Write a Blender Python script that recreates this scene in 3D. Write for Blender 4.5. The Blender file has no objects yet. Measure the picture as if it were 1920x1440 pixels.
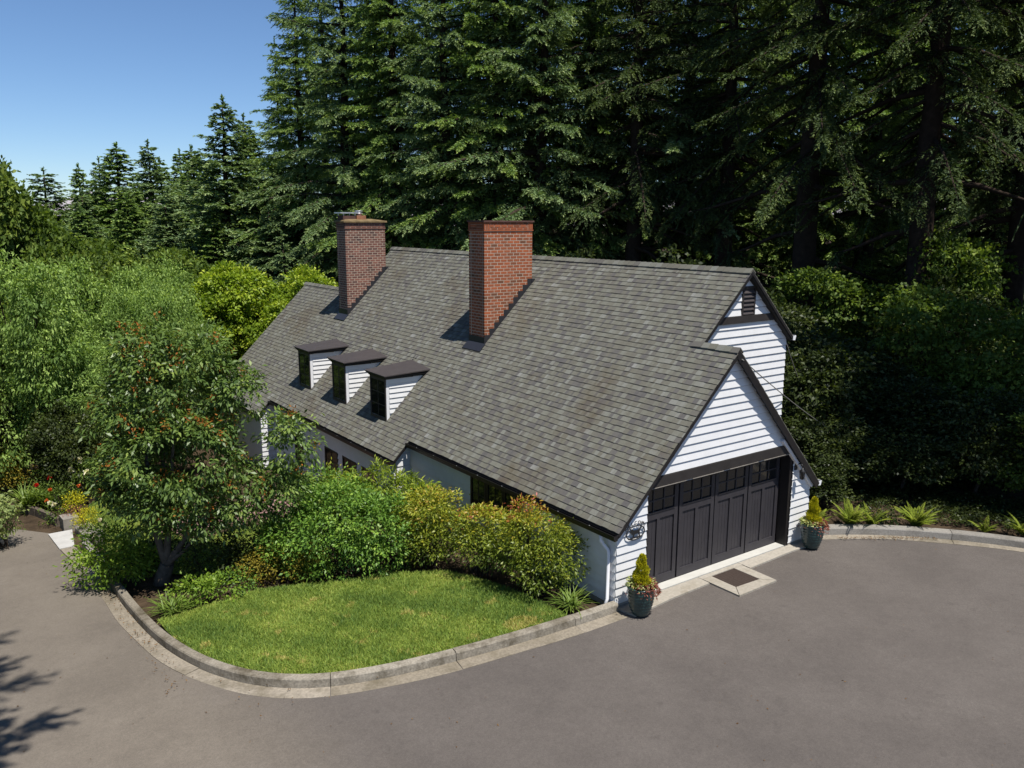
import bpy, math, random
import numpy as np
from mathutils import Vector, Matrix
from mathutils.geometry import delaunay_2d_cdt

R = math.radians
SC = bpy.context.scene
COL = SC.collection
rng = np.random.default_rng(7)
random.seed(7)

# ------------------------------------------------------------------ camera
cam_d = bpy.data.cameras.new('camera')
cam = bpy.data.objects.new('camera', cam_d)
COL.objects.link(cam)
SC.camera = cam
CAM = Vector((-11.034, -11.598, 7.846))
YAW, PITCH, ROLL = R(35.893), R(11.233), R(0.246)
fw = Vector((math.sin(YAW)*math.cos(PITCH), math.cos(YAW)*math.cos(PITCH), -math.sin(PITCH)))
rt = Vector((math.cos(YAW), -math.sin(YAW), 0))
up = rt.cross(fw)
rt2 = rt*math.cos(ROLL) + up*math.sin(ROLL)
up2 = up*math.cos(ROLL) - rt*math.sin(ROLL)
cam.matrix_world = Matrix(((rt2.x, up2.x, -fw.x, CAM.x), (rt2.y, up2.y, -fw.y, CAM.y),
                           (rt2.z, up2.z, -fw.z, CAM.z), (0, 0, 0, 1)))
cam_d.sensor_fit = 'HORIZONTAL'
cam_d.sensor_width = 36.0
cam_d.lens = 36.0*1551.5/1920.0
cam_d.clip_end = 9000
cam_d.clip_start = 0.1

# ------------------------------------------------------------------ sky, sun, exposure
SUN_DIR = Vector((-0.015, 0.435, -1.0)).normalized()          # the way light travels
sun_el = math.asin(-SUN_DIR.z)
world = bpy.data.worlds.new('World')
SC.world = world
world.use_nodes = True
wn = world.node_tree.nodes
sky = wn.new('ShaderNodeTexSky')
sky.sky_type = 'NISHITA'
sky.sun_disc = False
sky.sun_elevation = sun_el
sky.sun_rotation = math.atan2(-SUN_DIR.x, -SUN_DIR.y)
sky.altitude = 200
sky.air_density = 0.85
sky.dust_density = 0.0
sky.ozone_density = 8.0
wn['Background'].inputs['Strength'].default_value = 0.094
world.node_tree.links.new(sky.outputs[0], wn['Background'].inputs['Color'])
sun_d = bpy.data.lights.new('sun', 'SUN')
sun_d.energy = 5.0
sun_d.angle = R(0.5)
sun_d.color = (1.0, 0.955, 0.89)
sun = bpy.data.objects.new('sun', sun_d)
COL.objects.link(sun)
sun.rotation_euler = SUN_DIR.to_track_quat('-Z', 'Y').to_euler()
SC.view_settings.view_transform = 'Standard'
SC.view_settings.look = 'None'
SC.view_settings.gamma = 1.0
SC.view_settings.exposure = 0.38
SC.view_settings.use_curve_mapping = False
SC.render.engine = 'CYCLES'
SC.cycles.max_bounces = 6
SC.cycles.diffuse_bounces = 3
SC.cycles.glossy_bounces = 2
SC.cycles.transmission_bounces = 3
SC.cycles.use_denoising = True

# ------------------------------------------------------------------ helpers
def ss(a, b, t):
    t = np.clip((t-a)/(b-a), 0, 1)
    return t*t*(3-2*t)

def zt(x, y):
    """ground height: level in front, falling gently behind the front corner, less so on the forest side"""
    x = np.asarray(x, float); y = np.asarray(y, float)
    t = y-1.5
    d = np.where(t < -1, 0, np.where(t < 1, (t+1)**2/4, t))
    d = np.minimum(d, 60+0.25*np.maximum(d-60, 0))
    return -0.085*d*(1-0.75*ss(3, 14, x))

def zf(x, y): return float(zt(x, y))

def tag(o, label=None, cat=None, group=None, kind=None):
    if label: o['label'] = label
    if cat: o['category'] = cat
    if group: o['group'] = group
    if kind: o['kind'] = kind
    return o

def empty(name, loc=(0, 0, 0), rz=0, parent=None):
    o = bpy.data.objects.new(name, None)
    o.empty_display_size = 0.2
    o.location = loc
    o.rotation_euler = (0, 0, rz)
    COL.objects.link(o)
    if parent: o.parent = parent
    return o

def link(name, me, mats=None, parent=None, loc=None):
    o = bpy.data.objects.new(name, me)
    if mats is not None and len(me.materials) == 0:
        for m in (mats if isinstance(mats, (list, tuple)) else [mats]): me.materials.append(m)
    COL.objects.link(o)
    if parent: o.parent = parent
    if loc is not None: o.location = loc
    return o

def copy_tree(o, parent=None):
    c = o.copy(); COL.objects.link(c); c.parent = parent
    for ch in list(o.children): copy_tree(ch, c)
    return c

def np_mesh(name, V, F, tone=None, smooth=False, mat_idx=None):
    """V (n,3), F (m,k) arrays -> mesh, with an optional per-face float attribute 'tone'"""
    V = np.asarray(V, np.float32); F = np.asarray(F, np.int32)
    me = bpy.data.meshes.new(name)
    k = F.shape[1]
    me.vertices.add(len(V)); me.vertices.foreach_set('co', V.ravel())
    me.loops.add(F.size); me.loops.foreach_set('vertex_index', F.ravel())
    me.polygons.add(len(F)); me.polygons.foreach_set('loop_start', np.arange(0, F.size, k, dtype=np.int32))
    if smooth: me.polygons.foreach_set('use_smooth', np.ones(len(F), bool))
    if mat_idx is not None: me.polygons.foreach_set('material_index', np.asarray(mat_idx, np.int32))
    if tone is not None:
        a = me.attributes.new('tone', 'FLOAT', 'FACE'); a.data.foreach_set('value', np.asarray(tone, np.float32))
    me.update(calc_edges=True)
    return me

class MB:
    def __init__(s): s.v = []; s.f = []; s.t = []; s.m = []; s.tone = 0.5; s.mi = 0; s.sm = []
    def face(s, f, sm=False): s.f.append(f); s.t.append(s.tone); s.m.append(s.mi); s.sm.append(sm)
    def hexa(s, p):
        """p: 8 points, bottom ring 0-3 (ccw from above), top ring 4-7"""
        b = len(s.v); s.v += [tuple(q) for q in p]
        for f in ((3, 2, 1, 0), (4, 5, 6, 7), (0, 1, 5, 4), (1, 2, 6, 5), (2, 3, 7, 6), (3, 0, 4, 7)):
            s.face([b+i for i in f])
    def box(s, x0, x1, y0, y1, z0, z1):
        s.hexa([(x0, y0, z0), (x1, y0, z0), (x1, y1, z0), (x0, y1, z0), (x0, y0, z1), (x1, y0, z1), (x1, y1, z1), (x0, y1, z1)])
    def prism(s, poly, fn, a, b):
        """extrude a 2d polygon; fn(p, t) -> 3d point"""
        n = len(poly); k = len(s.v)
        s.v += [tuple(fn(p, a)) for p in poly]+[tuple(fn(p, b)) for p in poly]
        s.face([k+i for i in range(n)][::-1]); s.face([k+n+i for i in range(n)])
        for i in range(n): j = (i+1) % n; s.face([k+i, k+j, k+n+j, k+n+i])
    def tube(s, pts, rad, n=8, cap=True):
        pts = [Vector(p) for p in pts]
        if not hasattr(rad, '__len__'): rad = [rad]*len(pts)
        b = len(s.v); ref = None
        for i, p in enumerate(pts):
            d = (pts[min(i+1, len(pts)-1)]-pts[max(i-1, 0)]).normalized()
            if ref is None: ref = Vector((1, 0, 0)) if abs(d.x) < .8 else Vector((0, 1, 0))
            u = (ref-d*ref.dot(d)).normalized(); w = d.cross(u); ref = u
            for k in range(n):
                a = 2*math.pi*k/n
                s.v.append(tuple(p+(u*math.cos(a)+w*math.sin(a))*rad[i]))
        for i in range(len(pts)-1):
            for k in range(n):
                s.face([b+i*n+k, b+i*n+(k+1) % n, b+(i+1)*n+(k+1) % n, b+(i+1)*n+k], True)
        if cap:
            s.face([b+k for k in range(n)][::-1]); s.face([b+(len(pts)-1)*n+k for k in range(n)])
    def lathe(s, prof, n=24, loc=(0, 0, 0), fr=None):
        b = len(s.v)
        for i, (r, z) in enumerate(prof):
            for k in range(n):
                a = 2*math.pi*k/n
                s.v.append((loc[0]+r*math.cos(a), loc[1]+r*math.sin(a), loc[2]+z))
        for i in range(len(prof)-1):
            for k in range(n):
                s.face([b+i*n+k, b+i*n+(k+1) % n, b+(i+1)*n+(k+1) % n, b+(i+1)*n+k], True)
    def mesh(s, name):
        me = bpy.data.meshes.new(name)
        me.from_pydata(s.v, [], s.f)
        a = me.attributes.new('tone', 'FLOAT', 'FACE'); a.data.foreach_set('value', s.t)
        me.polygons.foreach_set('material_index', s.m)
        me.polygons.foreach_set('use_smooth', s.sm)
        me.update()
        return me
    def build(s, name, mats, parent=None, loc=None): return link(name, s.mesh(name), mats, parent, loc)

# ------------------------------------------------------------------ materials
def new_mat(name):
    m = bpy.data.materials.new(name); m.use_nodes = True
    nt = m.node_tree
    return m, nt, nt.nodes['Principled BSDF']

def mat(name, col, rough=0.6, spec=0.3, nscale=None, namt=0.2, bump=0.0, bscale=None, metal=0.0):
    """plain surface with some noise in its colour and relief"""
    m, nt, b = new_mat(name)
    b.inputs['Base Color'].default_value = (*col, 1)
    b.inputs['Roughness'].default_value = rough
    b.inputs['Specular IOR Level'].default_value = spec
    b.inputs['Metallic'].default_value = metal
    tc = nt.nodes.new('ShaderNodeTexCoord')
    if nscale:
        n = nt.nodes.new('ShaderNodeTexNoise'); n.inputs['Scale'].default_value = nscale; n.inputs['Detail'].default_value = 6
        n.inputs['Roughness'].default_value = 0.65
        nt.links.new(tc.outputs['Object'], n.inputs['Vector'])
        r = nt.nodes.new('ShaderNodeMapRange')
        r.inputs['From Min'].default_value = .25; r.inputs['From Max'].default_value = .75
        r.inputs['To Min'].default_value = 1-namt; r.inputs['To Max'].default_value = 1+namt
        nt.links.new(n.outputs['Fac'], r.inputs['Value'])
        mx = nt.nodes.new('ShaderNodeVectorMath'); mx.operation = 'SCALE'
        mx.inputs[0].default_value = col
        nt.links.new(r.outputs[0], mx.inputs['Scale'])
        nt.links.new(mx.outputs[0], b.inputs['Base Color'])
    if bump:
        n2 = nt.nodes.new('ShaderNodeTexNoise'); n2.inputs['Scale'].default_value = bscale or 60; n2.inputs['Detail'].default_value = 4
        nt.links.new(tc.outputs['Object'], n2.inputs['Vector'])
        bp = nt.nodes.new('ShaderNodeBump'); bp.inputs['Strength'].default_value = bump; bp.inputs['Distance'].default_value = 0.02
        nt.links.new(n2.outputs['Fac'], bp.inputs['Height']); nt.links.new(bp.outputs[0], b.inputs['Normal'])
    return m

def ramp(nt, stops, interp='LINEAR'):
    r = nt.nodes.new('ShaderNodeValToRGB'); e = r.color_ramp.elements
    r.color_ramp.interpolation = interp
    while len(e) < len(stops): e.new(0.5)
    for k, (p, c) in enumerate(stops): e[k].position = p; e[k].color = (*c, 1)
    return r

def tone_mat(name, stops, rough=0.8, spec=0.2, grain=0.0, gscale=80, stain=None, bump=0.0, bscale=120, trans=0.0):
    """colour from the per-piece 'tone' through a ramp, plus grain and optional weather stains"""
    m, nt, b = new_mat(name)
    at = nt.nodes.new('ShaderNodeAttribute'); at.attribute_name = 'tone'
    r = ramp(nt, stops)
    nt.links.new(at.outputs['Fac'], r.inputs[0])
    out = r.outputs[0]
    ge = nt.nodes.new('ShaderNodeNewGeometry')
    if grain:
        n = nt.nodes.new('ShaderNodeTexNoise'); n.inputs['Scale'].default_value = gscale; n.inputs['Detail'].default_value = 4
        nt.links.new(ge.outputs['Position'], n.inputs['Vector'])
        mr = nt.nodes.new('ShaderNodeMapRange')
        mr.inputs['From Min'].default_value = .25; mr.inputs['From Max'].default_value = .75
        mr.inputs['To Min'].default_value = 1-grain; mr.inputs['To Max'].default_value = 1+grain
        nt.links.new(n.outputs['Fac'], mr.inputs['Value'])
        mx = nt.nodes.new('ShaderNodeVectorMath'); mx.operation = 'SCALE'
        nt.links.new(out, mx.inputs[0]); nt.links.new(mr.outputs[0], mx.inputs['Scale']); out = mx.outputs[0]
    if stain:
        col, sc, lo, hi, amt = stain
        n = nt.nodes.new('ShaderNodeTexNoise'); n.inputs['Scale'].default_value = sc; n.inputs['Detail'].default_value = 6
        n.inputs['Roughness'].default_value = 0.7
        nt.links.new(ge.outputs['Position'], n.inputs['Vector'])
        mr = nt.nodes.new('ShaderNodeMapRange'); mr.inputs['From Min'].default_value = lo; mr.inputs['From Max'].default_value = hi
        mr.inputs['To Max'].default_value = amt
        nt.links.new(n.outputs['Fac'], mr.inputs['Value'])
        mi = nt.nodes.new('ShaderNodeMix'); mi.data_type = 'RGBA'
        nt.links.new(mr.outputs[0], mi.inputs['Factor']); nt.links.new(out, mi.inputs['A']); mi.inputs['B'].default_value = (*col, 1)
        out = mi.outputs['Result']
    nt.links.new(out, b.inputs['Base Color'])
    b.inputs['Roughness'].default_value = rough
    b.inputs['Specular IOR Level'].default_value = spec
    if bump:
        n = nt.nodes.new('ShaderNodeTexNoise'); n.inputs['Scale'].default_value = bscale; n.inputs['Detail'].default_value = 3
        nt.links.new(ge.outputs['Position'], n.inputs['Vector'])
        bp = nt.nodes.new('ShaderNodeBump'); bp.inputs['Strength'].default_value = bump; bp.inputs['Distance'].default_value = 0.01
        nt.links.new(n.outputs['Fac'], bp.inputs['Height']); nt.links.new(bp.outputs[0], b.inputs['Normal'])
    if trans:
        tr = nt.nodes.new('ShaderNodeBsdfTranslucent')
        sc = nt.nodes.new('ShaderNodeVectorMath'); sc.operation = 'MULTIPLY'; sc.inputs[1].default_value = (1.25, 1.3, 0.6)
        nt.links.new(out, sc.inputs[0]); nt.links.new(sc.outputs[0], tr.inputs['Color'])
        ms = nt.nodes.new('ShaderNodeMixShader'); ms.inputs[0].default_value = trans
        nt.links.new(b.outputs[0], ms.inputs[1]); nt.links.new(tr.outputs[0], ms.inputs[2])
        nt.links.new(ms.outputs[0], nt.nodes['Material Output'].inputs['Surface'])
    return m

def leaf(name, a, b, c=None, rough=0.45, spec=0.35, trans=0.3, k=1.75):
    g_ = lambda q: (min(q[0]*k*1.08, .8), min(q[1]*k, .8), min(q[2]*k*.82, .8))
    a, b, c = g_(a), g_(b), g_(c or b)
    spec *= .62; rough += .08
    stops = [(0.0, a), (0.6, b), (1.0, c or b)]
    return tone_mat(name, stops, rough=rough, spec=spec, trans=trans)

M = {}
M['white'] = mat('white_paint', (.665, .665, .66), .55, .3, 3.0, .07, .05, 40)
M['lap_shade'] = mat('painted_lap_shade', (.06, .058, .052), .95, .05, 9, .3)  # dark colour that paints the shadow lines below the siding laps
M['white_trim'] = mat('white_trim', (.74, .74, .75), .5, .3, 6, .03)
M['black'] = mat('black_trim', (.016, .014, .014), .45, .35, 8, .3)
M['brown_black'] = mat('beam_paint', (.030, .026, .024), .6, .3, 5, .25, .1, 30)
M['bronze'] = mat('dormer_metal', (.055, .047, .046), .5, .35, 4, .15, .05, 20)
M['door'] = mat('door_paint', (.036, .033, .037), .5, .35, 5, .15)
M['flash'] = mat('flashing', (.022, .022, .026), .45, .5, 10, .2)
M['glass'] = mat('window_glass', (.012, .013, .013), .06, .6)
M['deck'] = mat('roof_underlay', (.03, .028, .026), .8, .2)
M['iron'] = mat('black_iron', (.012, .012, .013), .5, .5)
M['galv'] = mat('galvanised_metal', (.55, .56, .58), .35, .5, 12, .2, metal=.6)
M['concrete'] = mat('concrete', (.30, .28, .25), .85, .2, 2.2, .25, .25, 60)
M['kerb'] = tone_mat('kerb_concrete', [(0, (.20, .185, .16)), (1, (.31, .29, .26))], .9, .15, .25, 30, ((.10, .09, .07), 1.3, .48, .72, .8), .4, 60)
M['gutter_c'] = tone_mat('gutter_concrete', [(0, (.21, .18, .135)), (1, (.28, .245, .195))], .9, .15, .25, 22, ((.09, .075, .045), 1.2, .46, .72, .8), .3, 60)
M['kerb_old'] = tone_mat('mossy_kerb_concrete', [(0, (.21, .185, .145)), (1, (.30, .27, .22))], .95, .1, .3, 26, ((.07, .057, .036), 1.8, .46, .66, .85), .5, 50)
M['apron'] = tone_mat('apron_concrete', [(0, (.28, .25, .20)), (1, (.38, .35, .30))], .9, .15, .15, 16, ((.17, .14, .09), 1.6, .52, .75, .6), .2, 70)
M['sill'] = mat('threshold_concrete', (.46, .45, .41), .8, .2, 4, .1)
M['grate'] = mat('rusty_grate', (.075, .055, .045), .8, .2, 40, .35, .3, 90)
M['shingle'] = tone_mat('asphalt_shingle', [(0, (.080, .077, .078)), (.3, (.112, .106, .098)), (.45, (.130, .124, .100)), (.62, (.148, .146, .118)), (.8, (.182, .182, .158)), (1, (.235, .235, .220))],
                        .92, .12, .22, 90, ((.085, .062, .034), .42, .54, .72, .6), .25, 160)
M['brick_a'] = tone_mat('orange_brick', [(0, (.13, .06, .034)), (.4, (.26, .082, .038)), (1, (.36, .105, .045))], .85, .2, .22, 60, ((.10, .075, .045), 1.1, .55, .8, .6), .3, 120)
M['brick_b'] = tone_mat('brown_brick', [(0, (.085, .05, .045)), (.5, (.165, .077, .058)), (1, (.24, .11, .08))], .85, .2, .22, 60, ((.05, .04, .035), 1.0, .5, .75, .75), .3, 120)
M['mortar'] = mat('mortar', (.46, .37, .29), .95, .1, 20, .2)
M['cap'] = mat('mossy_mortar_cap', (.17, .125, .065), .95, .1, 6, .45, .4, 40)
M['terracotta'] = mat('terracotta_flue', (.30, .135, .075), .8, .2, 6, .2)
M['rustcap'] = mat('brown_flue', (.10, .055, .045), .8, .2, 6, .3)
M['pot'] = mat('glazed_pot', (.022, .052, .050), .2, .6, 7, .5, .08, 20)
M['potsoil'] = mat('potting_soil', (.03, .022, .015), .95, .1)
M['paver'] = tone_mat('pink_paver', [(0, (.22, .13, .115)), (1, (.33, .20, .18))], .9, .15, .2, 30, None, .2, 60)
M['bark'] = mat('bark', (.050, .038, .028), .95, .1, 6, .45, .8, 14)
M['bark_dark'] = mat('fir_bark', (.036, .026, .020), .95, .1, 4, .4, 1.0, 9)
M['bark_grey'] = mat('grey_bark', (.115, .095, .075), .9, .1, 8, .4, .6, 20)
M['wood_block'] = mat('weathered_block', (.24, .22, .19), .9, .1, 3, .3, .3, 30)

def ground_mat():
    m, nt, b = new_mat('soil')
    ge = nt.nodes.new('ShaderNodeNewGeometry')
    n = nt.nodes.new('ShaderNodeTexNoise'); n.inputs['Scale'].default_value = 1.6; n.inputs['Detail'].default_value = 9; n.inputs['Roughness'].default_value = .75
    nt.links.new(ge.outputs['Position'], n.inputs['Vector'])
    r = ramp(nt, [(.3, (.022, .016, .010)), (.5, (.060, .042, .026)), (.7, (.12, .082, .052))])
    nt.links.new(n.outputs['Fac'], r.inputs[0]); nt.links.new(r.outputs[0], b.inputs['Base Color'])
    b.inputs['Roughness'].default_value = .95; b.inputs['Specular IOR Level'].default_value = .1
    n2 = nt.nodes.new('ShaderNodeTexNoise'); n2.inputs['Scale'].default_value = 26; n2.inputs['Detail'].default_value = 5
    nt.links.new(ge.outputs['Position'], n2.inputs['Vector'])
    bp = nt.nodes.new('ShaderNodeBump'); bp.inputs['Strength'].default_value = .8; bp.inputs['Distance'].default_value = .04
    nt.links.new(n2.outputs['Fac'], bp.inputs['Height']); nt.links.new(bp.outputs[0], b.inputs['Normal'])
    return m
M['soil'] = ground_mat()

def asphalt_mat():
    m, nt, b = new_mat('asphalt')
    ge = nt.nodes.new('ShaderNodeNewGeometry')
    def noise(sc, det, ro=.6):
        n = nt.nodes.new('ShaderNodeTexNoise'); n.inputs['Scale'].default_value = sc; n.inputs['Detail'].default_value = det
        n.inputs['Roughness'].default_value = ro
        nt.links.new(ge.outputs['Position'], n.inputs['Vector']); return n
    big = noise(.45, 6, .6); mid = noise(5, 5, .7); fine = noise(95, 3, .8)
    r1 = ramp(nt, [(.30, (.088, .0765, .068)), (.5, (.104, .0905, .080)), (.72, (.121, .106, .094))])
    nt.links.new(big.outputs['Fac'], r1.inputs[0])
    def mul(col, n, lo, hi):
        mr = nt.nodes.new('ShaderNodeMapRange'); mr.inputs['From Min'].default_value = .28; mr.inputs['From Max'].default_value = .72
        mr.inputs['To Min'].default_value = lo; mr.inputs['To Max'].default_value = hi
        nt.links.new(n.outputs['Fac'], mr.inputs['Value'])
        v = nt.nodes.new('ShaderNodeVectorMath'); v.operation = 'SCALE'
        nt.links.new(col, v.inputs[0]); nt.links.new(mr.outputs[0], v.inputs['Scale']); return v.outputs[0]
    gr = noise(24, 2, .7); c = mul(r1.outputs[0], mid, .93, 1.07); c = mul(c, gr, .90, 1.10); c = mul(c, fine, .7, 1.3)
    # oily dark drips and a few pale scuffs
    sp = noise(1.9, 8, .75)
    mr = nt.nodes.new('ShaderNodeMapRange'); mr.inputs['From Min'].default_value = .60; mr.inputs['From Max'].default_value = .70; mr.inputs['To Max'].default_value = .38
    nt.links.new(sp.outputs['Fac'], mr.inputs['Value'])
    mi = nt.nodes.new('ShaderNodeMix'); mi.data_type = 'RGBA'
    nt.links.new(mr.outputs[0], mi.inputs['Factor']); nt.links.new(c, mi.inputs['A']); mi.inputs['B'].default_value = (.042, .036, .033, 1)
    # the older left lane is dusty and paler
    sep = nt.nodes.new('ShaderNodeSeparateXYZ'); nt.links.new(ge.outputs['Position'], sep.inputs[0])
    ad = nt.nodes.new('ShaderNodeMath'); ad.operation = 'MULTIPLY_ADD'; ad.inputs[1].default_value = 2.4
    nt.links.new(big.outputs['Fac'], ad.inputs[0]); nt.links.new(sep.outputs['X'], ad.inputs[2])
    mr2 = nt.nodes.new('ShaderNodeMapRange'); mr2.inputs['From Min'].default_value = -4.5; mr2.inputs['From Max'].default_value = -7.2; mr2.inputs['To Max'].default_value = 1
    mr2.interpolation_type = 'SMOOTHSTEP'
    nt.links.new(ad.outputs[0], mr2.inputs['Value'])
    dv = nt.nodes.new('ShaderNodeVectorMath'); dv.operation = 'MULTIPLY'; dv.inputs[1].default_value = (1.48, 1.46, 1.34)
    nt.links.new(mi.outputs['Result'], dv.inputs[0])
    m2 = nt.nodes.new('ShaderNodeMix'); m2.data_type = 'RGBA'
    nt.links.new(mr2.outputs[0], m2.inputs['Factor']); nt.links.new(mi.outputs['Result'], m2.inputs['A']); nt.links.new(dv.outputs[0], m2.inputs['B'])
    nt.links.new(m2.outputs['Result'], b.inputs['Base Color'])
    b.inputs['Roughness'].default_value = .85; b.inputs['Specular IOR Level'].default_value = .25
    bp = nt.nodes.new('ShaderNodeBump'); bp.inputs['Strength'].default_value = .5; bp.inputs['Distance'].default_value = .01
    nt.links.new(fine.outputs['Fac'], bp.inputs['Height']); nt.links.new(bp.outputs[0], b.inputs['Normal'])
    return m
M['asphalt'] = asphalt_mat()
M['lawn'] = mat('lawn_base', (.095, .12, .022), .95, .1, 1.5, .35, .5, 60)
M['blade'] = tone_mat('grass_blades', [(0, (.09, .165, .034)), (.45, (.225, .315, .055)), (.8, (.36, .42, .08)), (1, (.46, .37, .13))], .6, .25, trans=.3)
M['fir'] = leaf('fir_needles', (.018, .034, .015), (.040, .068, .024), (.085, .115, .034), .55, .3, .22, 3.7)
M['fir_blue'] = leaf('spruce_needles', (.018, .034, .020), (.042, .068, .036), (.085, .112, .054), .55, .3, .22, 3.4)
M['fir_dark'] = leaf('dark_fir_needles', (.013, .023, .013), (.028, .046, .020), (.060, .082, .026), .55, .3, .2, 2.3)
M['maple'] = leaf('maple_leaves', (.028, .052, .012), (.058, .098, .020), (.115, .16, .032), .5, .35, .35)
M['bright'] = leaf('bright_leaves', (.050, .088, .010), (.110, .165, .016), (.19, .235, .030), .42, .45, .35, 2.15)
M['willow'] = leaf('willow_leaves', (.042, .078, .022), (.084, .138, .038), (.145, .21, .068), .5, .4, .35, 2.5)
M['shade_leaf'] = leaf('shade_toned_leaves', (.018, .030, .010), (.034, .052, .015), (.07, .095, .027), .4, .5, .3, 1.25)  # green darkened, forest shade put into the leaf colour
M['photinia'] = leaf('photinia_leaves', (.026, .050, .014), (.052, .088, .024), (.095, .135, .034), .33, .6, .25, 2.25)
M['rust'] = leaf('rust_bracts', (.24, .075, .022), (.36, .14, .03), (.34, .20, .05), .6, .3, .3, 1.0)
M['camellia'] = leaf('camellia_leaves', (.036, .080, .016), (.076, .150, .026), (.14, .22, .042), .38, .5, .28, 1.9)
M['bamboo'] = leaf('narrow_leaves', (.060, .095, .014), (.120, .175, .022), (.185, .225, .034), .45, .4, .35)
M['nandina'] = tone_mat('nandina_leaves', [(0, (.075, .12, .016)), (.34, (.20, .25, .026)), (.62, (.38, .37, .032)), (.84, (.38, .19, .03)), (1, (.42, .085, .06))], .45, .4, trans=.3)
M['golden'] = leaf('golden_leaves', (.115, .125, .008), (.255, .26, .014), (.38, .35, .022), .5, .3, .3)
M['azalea'] = leaf('azalea_leaves', (.085, .080, .014), (.15, .135, .020), (.22, .165, .032), .5, .35, .3)
M['fresh'] = leaf('fresh_leaves', (.055, .105, .014), (.105, .175, .022), (.155, .22, .034), .4, .45, .35)
M['strap'] = leaf('strap_leaves', (.045, .080, .018), (.088, .140, .028), (.145, .19, .055), .4, .45, .3)
M['fern'] = leaf('fern_fronds', (.060, .095, .014), (.125, .165, .024), (.20, .215, .045), .5, .35, .35)
M['grey_leaf'] = leaf('grey_green_leaves', (.075, .11, .045), (.14, .185, .075), (.24, .28, .13), .5, .4, .3)
M['purple'] = leaf('purple_leaves', (.07, .025, .025), (.13, .045, .04), (.20, .08, .07), .5, .35, .3)
M['pale'] = leaf('variegated_leaves', (.10, .14, .05), (.24, .28, .13), (.42, .44, .27), .5, .35, .3)
M['petal_red'] = leaf('red_petals', (.40, .012, .012), (.55, .02, .02), None, .5, .3, .25, 1.0)
M['petal_white'] = leaf('white_petals', (.62, .60, .52), (.78, .76, .70), None, .5, .3, .25, 1.0)
M['petal_orange'] = leaf('orange_petals', (.55, .12, .03), (.62, .17, .05), None, .5, .3, .25, 1.0)

# ================================================================== SETTING: ground
def inpoly(px, py, poly):
    r = np.zeros(len(px), bool); n = len(poly); j = n-1
    for i in range(n):
        xi, yi = poly[i]; xj, yj = poly[j]
        c = ((yi > py) != (yj > py)) & (px < (xj-xi)*(py-yi)/((yj-yi) or 1e-12)+xi)
        r ^= c; j = i
    return r

def smooth_poly(pts, it=2, closed=True):
    for _ in range(it):
        q = []
        n = len(pts)
        for i in range(n if closed else n-1):
            a = pts[i]; b = pts[(i+1) % n]
            q += [(a[0]*.75+b[0]*.25, a[1]*.75+b[1]*.25), (a[0]*.25+b[0]*.75, a[1]*.25+b[1]*.75)]
        if not closed: q = [pts[0]]+q+[pts[-1]]
        pts = q
    return pts

def sheet(name, poly, mat_, dz, step=0.6, kind='structure', rise=None):
    xs = [p[0] for p in poly]; ys = [p[1] for p in poly]
    gx, gy = np.meshgrid(np.arange(min(xs), max(xs), step), np.arange(min(ys), max(ys), step))
    gx = gx.ravel(); gy = gy.ravel()
    k = inpoly(gx, gy, poly)
    pts = [Vector(p) for p in poly]+[Vector((a, b)) for a, b in zip(gx[k], gy[k])]
    vs, es, fs, *_ = delaunay_2d_cdt(pts, [], [list(range(len(poly)))], 1, 1e-5)
    V = np.array([(v.x, v.y, zf(v.x, v.y)+dz+(rise(v.x, v.y) if rise else 0)) for v in vs])
    F = np.array([f for f in fs if len(f) == 3])
    me = np_mesh(name, V, F)
    if me.polygons[0].normal.z < 0: me.flip_normals()
    o = link(name, me, mat_)
    if kind: o['kind'] = kind
    return o

# whole terrain, out to the horizon
gx = np.unique(np.concatenate([np.arange(-60, 100, 2.0), [-4000, -2000, -900, -400, -200, -120, 140, 220, 400, 900, 2000, 4000]]))
gy = np.unique(np.concatenate([np.arange(-40, 120, 2.0), [-2000, -600, -200, -80, 160, 240, 400, 900, 2000, 4500]]))
X, Y = np.meshgrid(gx, gy)
Z = zt(X, Y)-0.06
nx = len(gx)
idx = np.arange(X.size).reshape(X.shape)
F = np.stack([idx[:-1, :-1], idx[:-1, 1:], idx[1:, 1:], idx[1:, :-1]], -1).reshape(-1, 4)
o = link('ground', np_mesh('ground', np.stack([X, Y, Z], -1).reshape(-1, 3), F), M['soil']); o['kind'] = 'structure'

# distant hills on the horizon
M['hills'] = mat('far_hills', (.36, .33, .34), .95, .05, .002, .1)  # pale pinkish tint carries the distance haze in the hill colour
hv = []; hf = []
for i in range(81):
    a = R(-60+150*i/80)
    h = 70+28*math.sin(i*.7)+14*math.sin(i*1.9+1)+9*math.sin(i*3.1)
    for (d, z) in ((2900, -60), (3300, h*.6), (3700, h), (4300, -60)):
        hv.append((CAM.x+d*math.sin(a), CAM.y+d*math.cos(a), z))
for i in range(80):
    for k in range(3): hf.append((i*4+k, (i+1)*4+k, (i+1)*4+k+1, i*4+k+1))
o = link('hills', np_mesh('hills', hv, hf, smooth=True), M['hills']); o['kind'] = 'structure'

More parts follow.
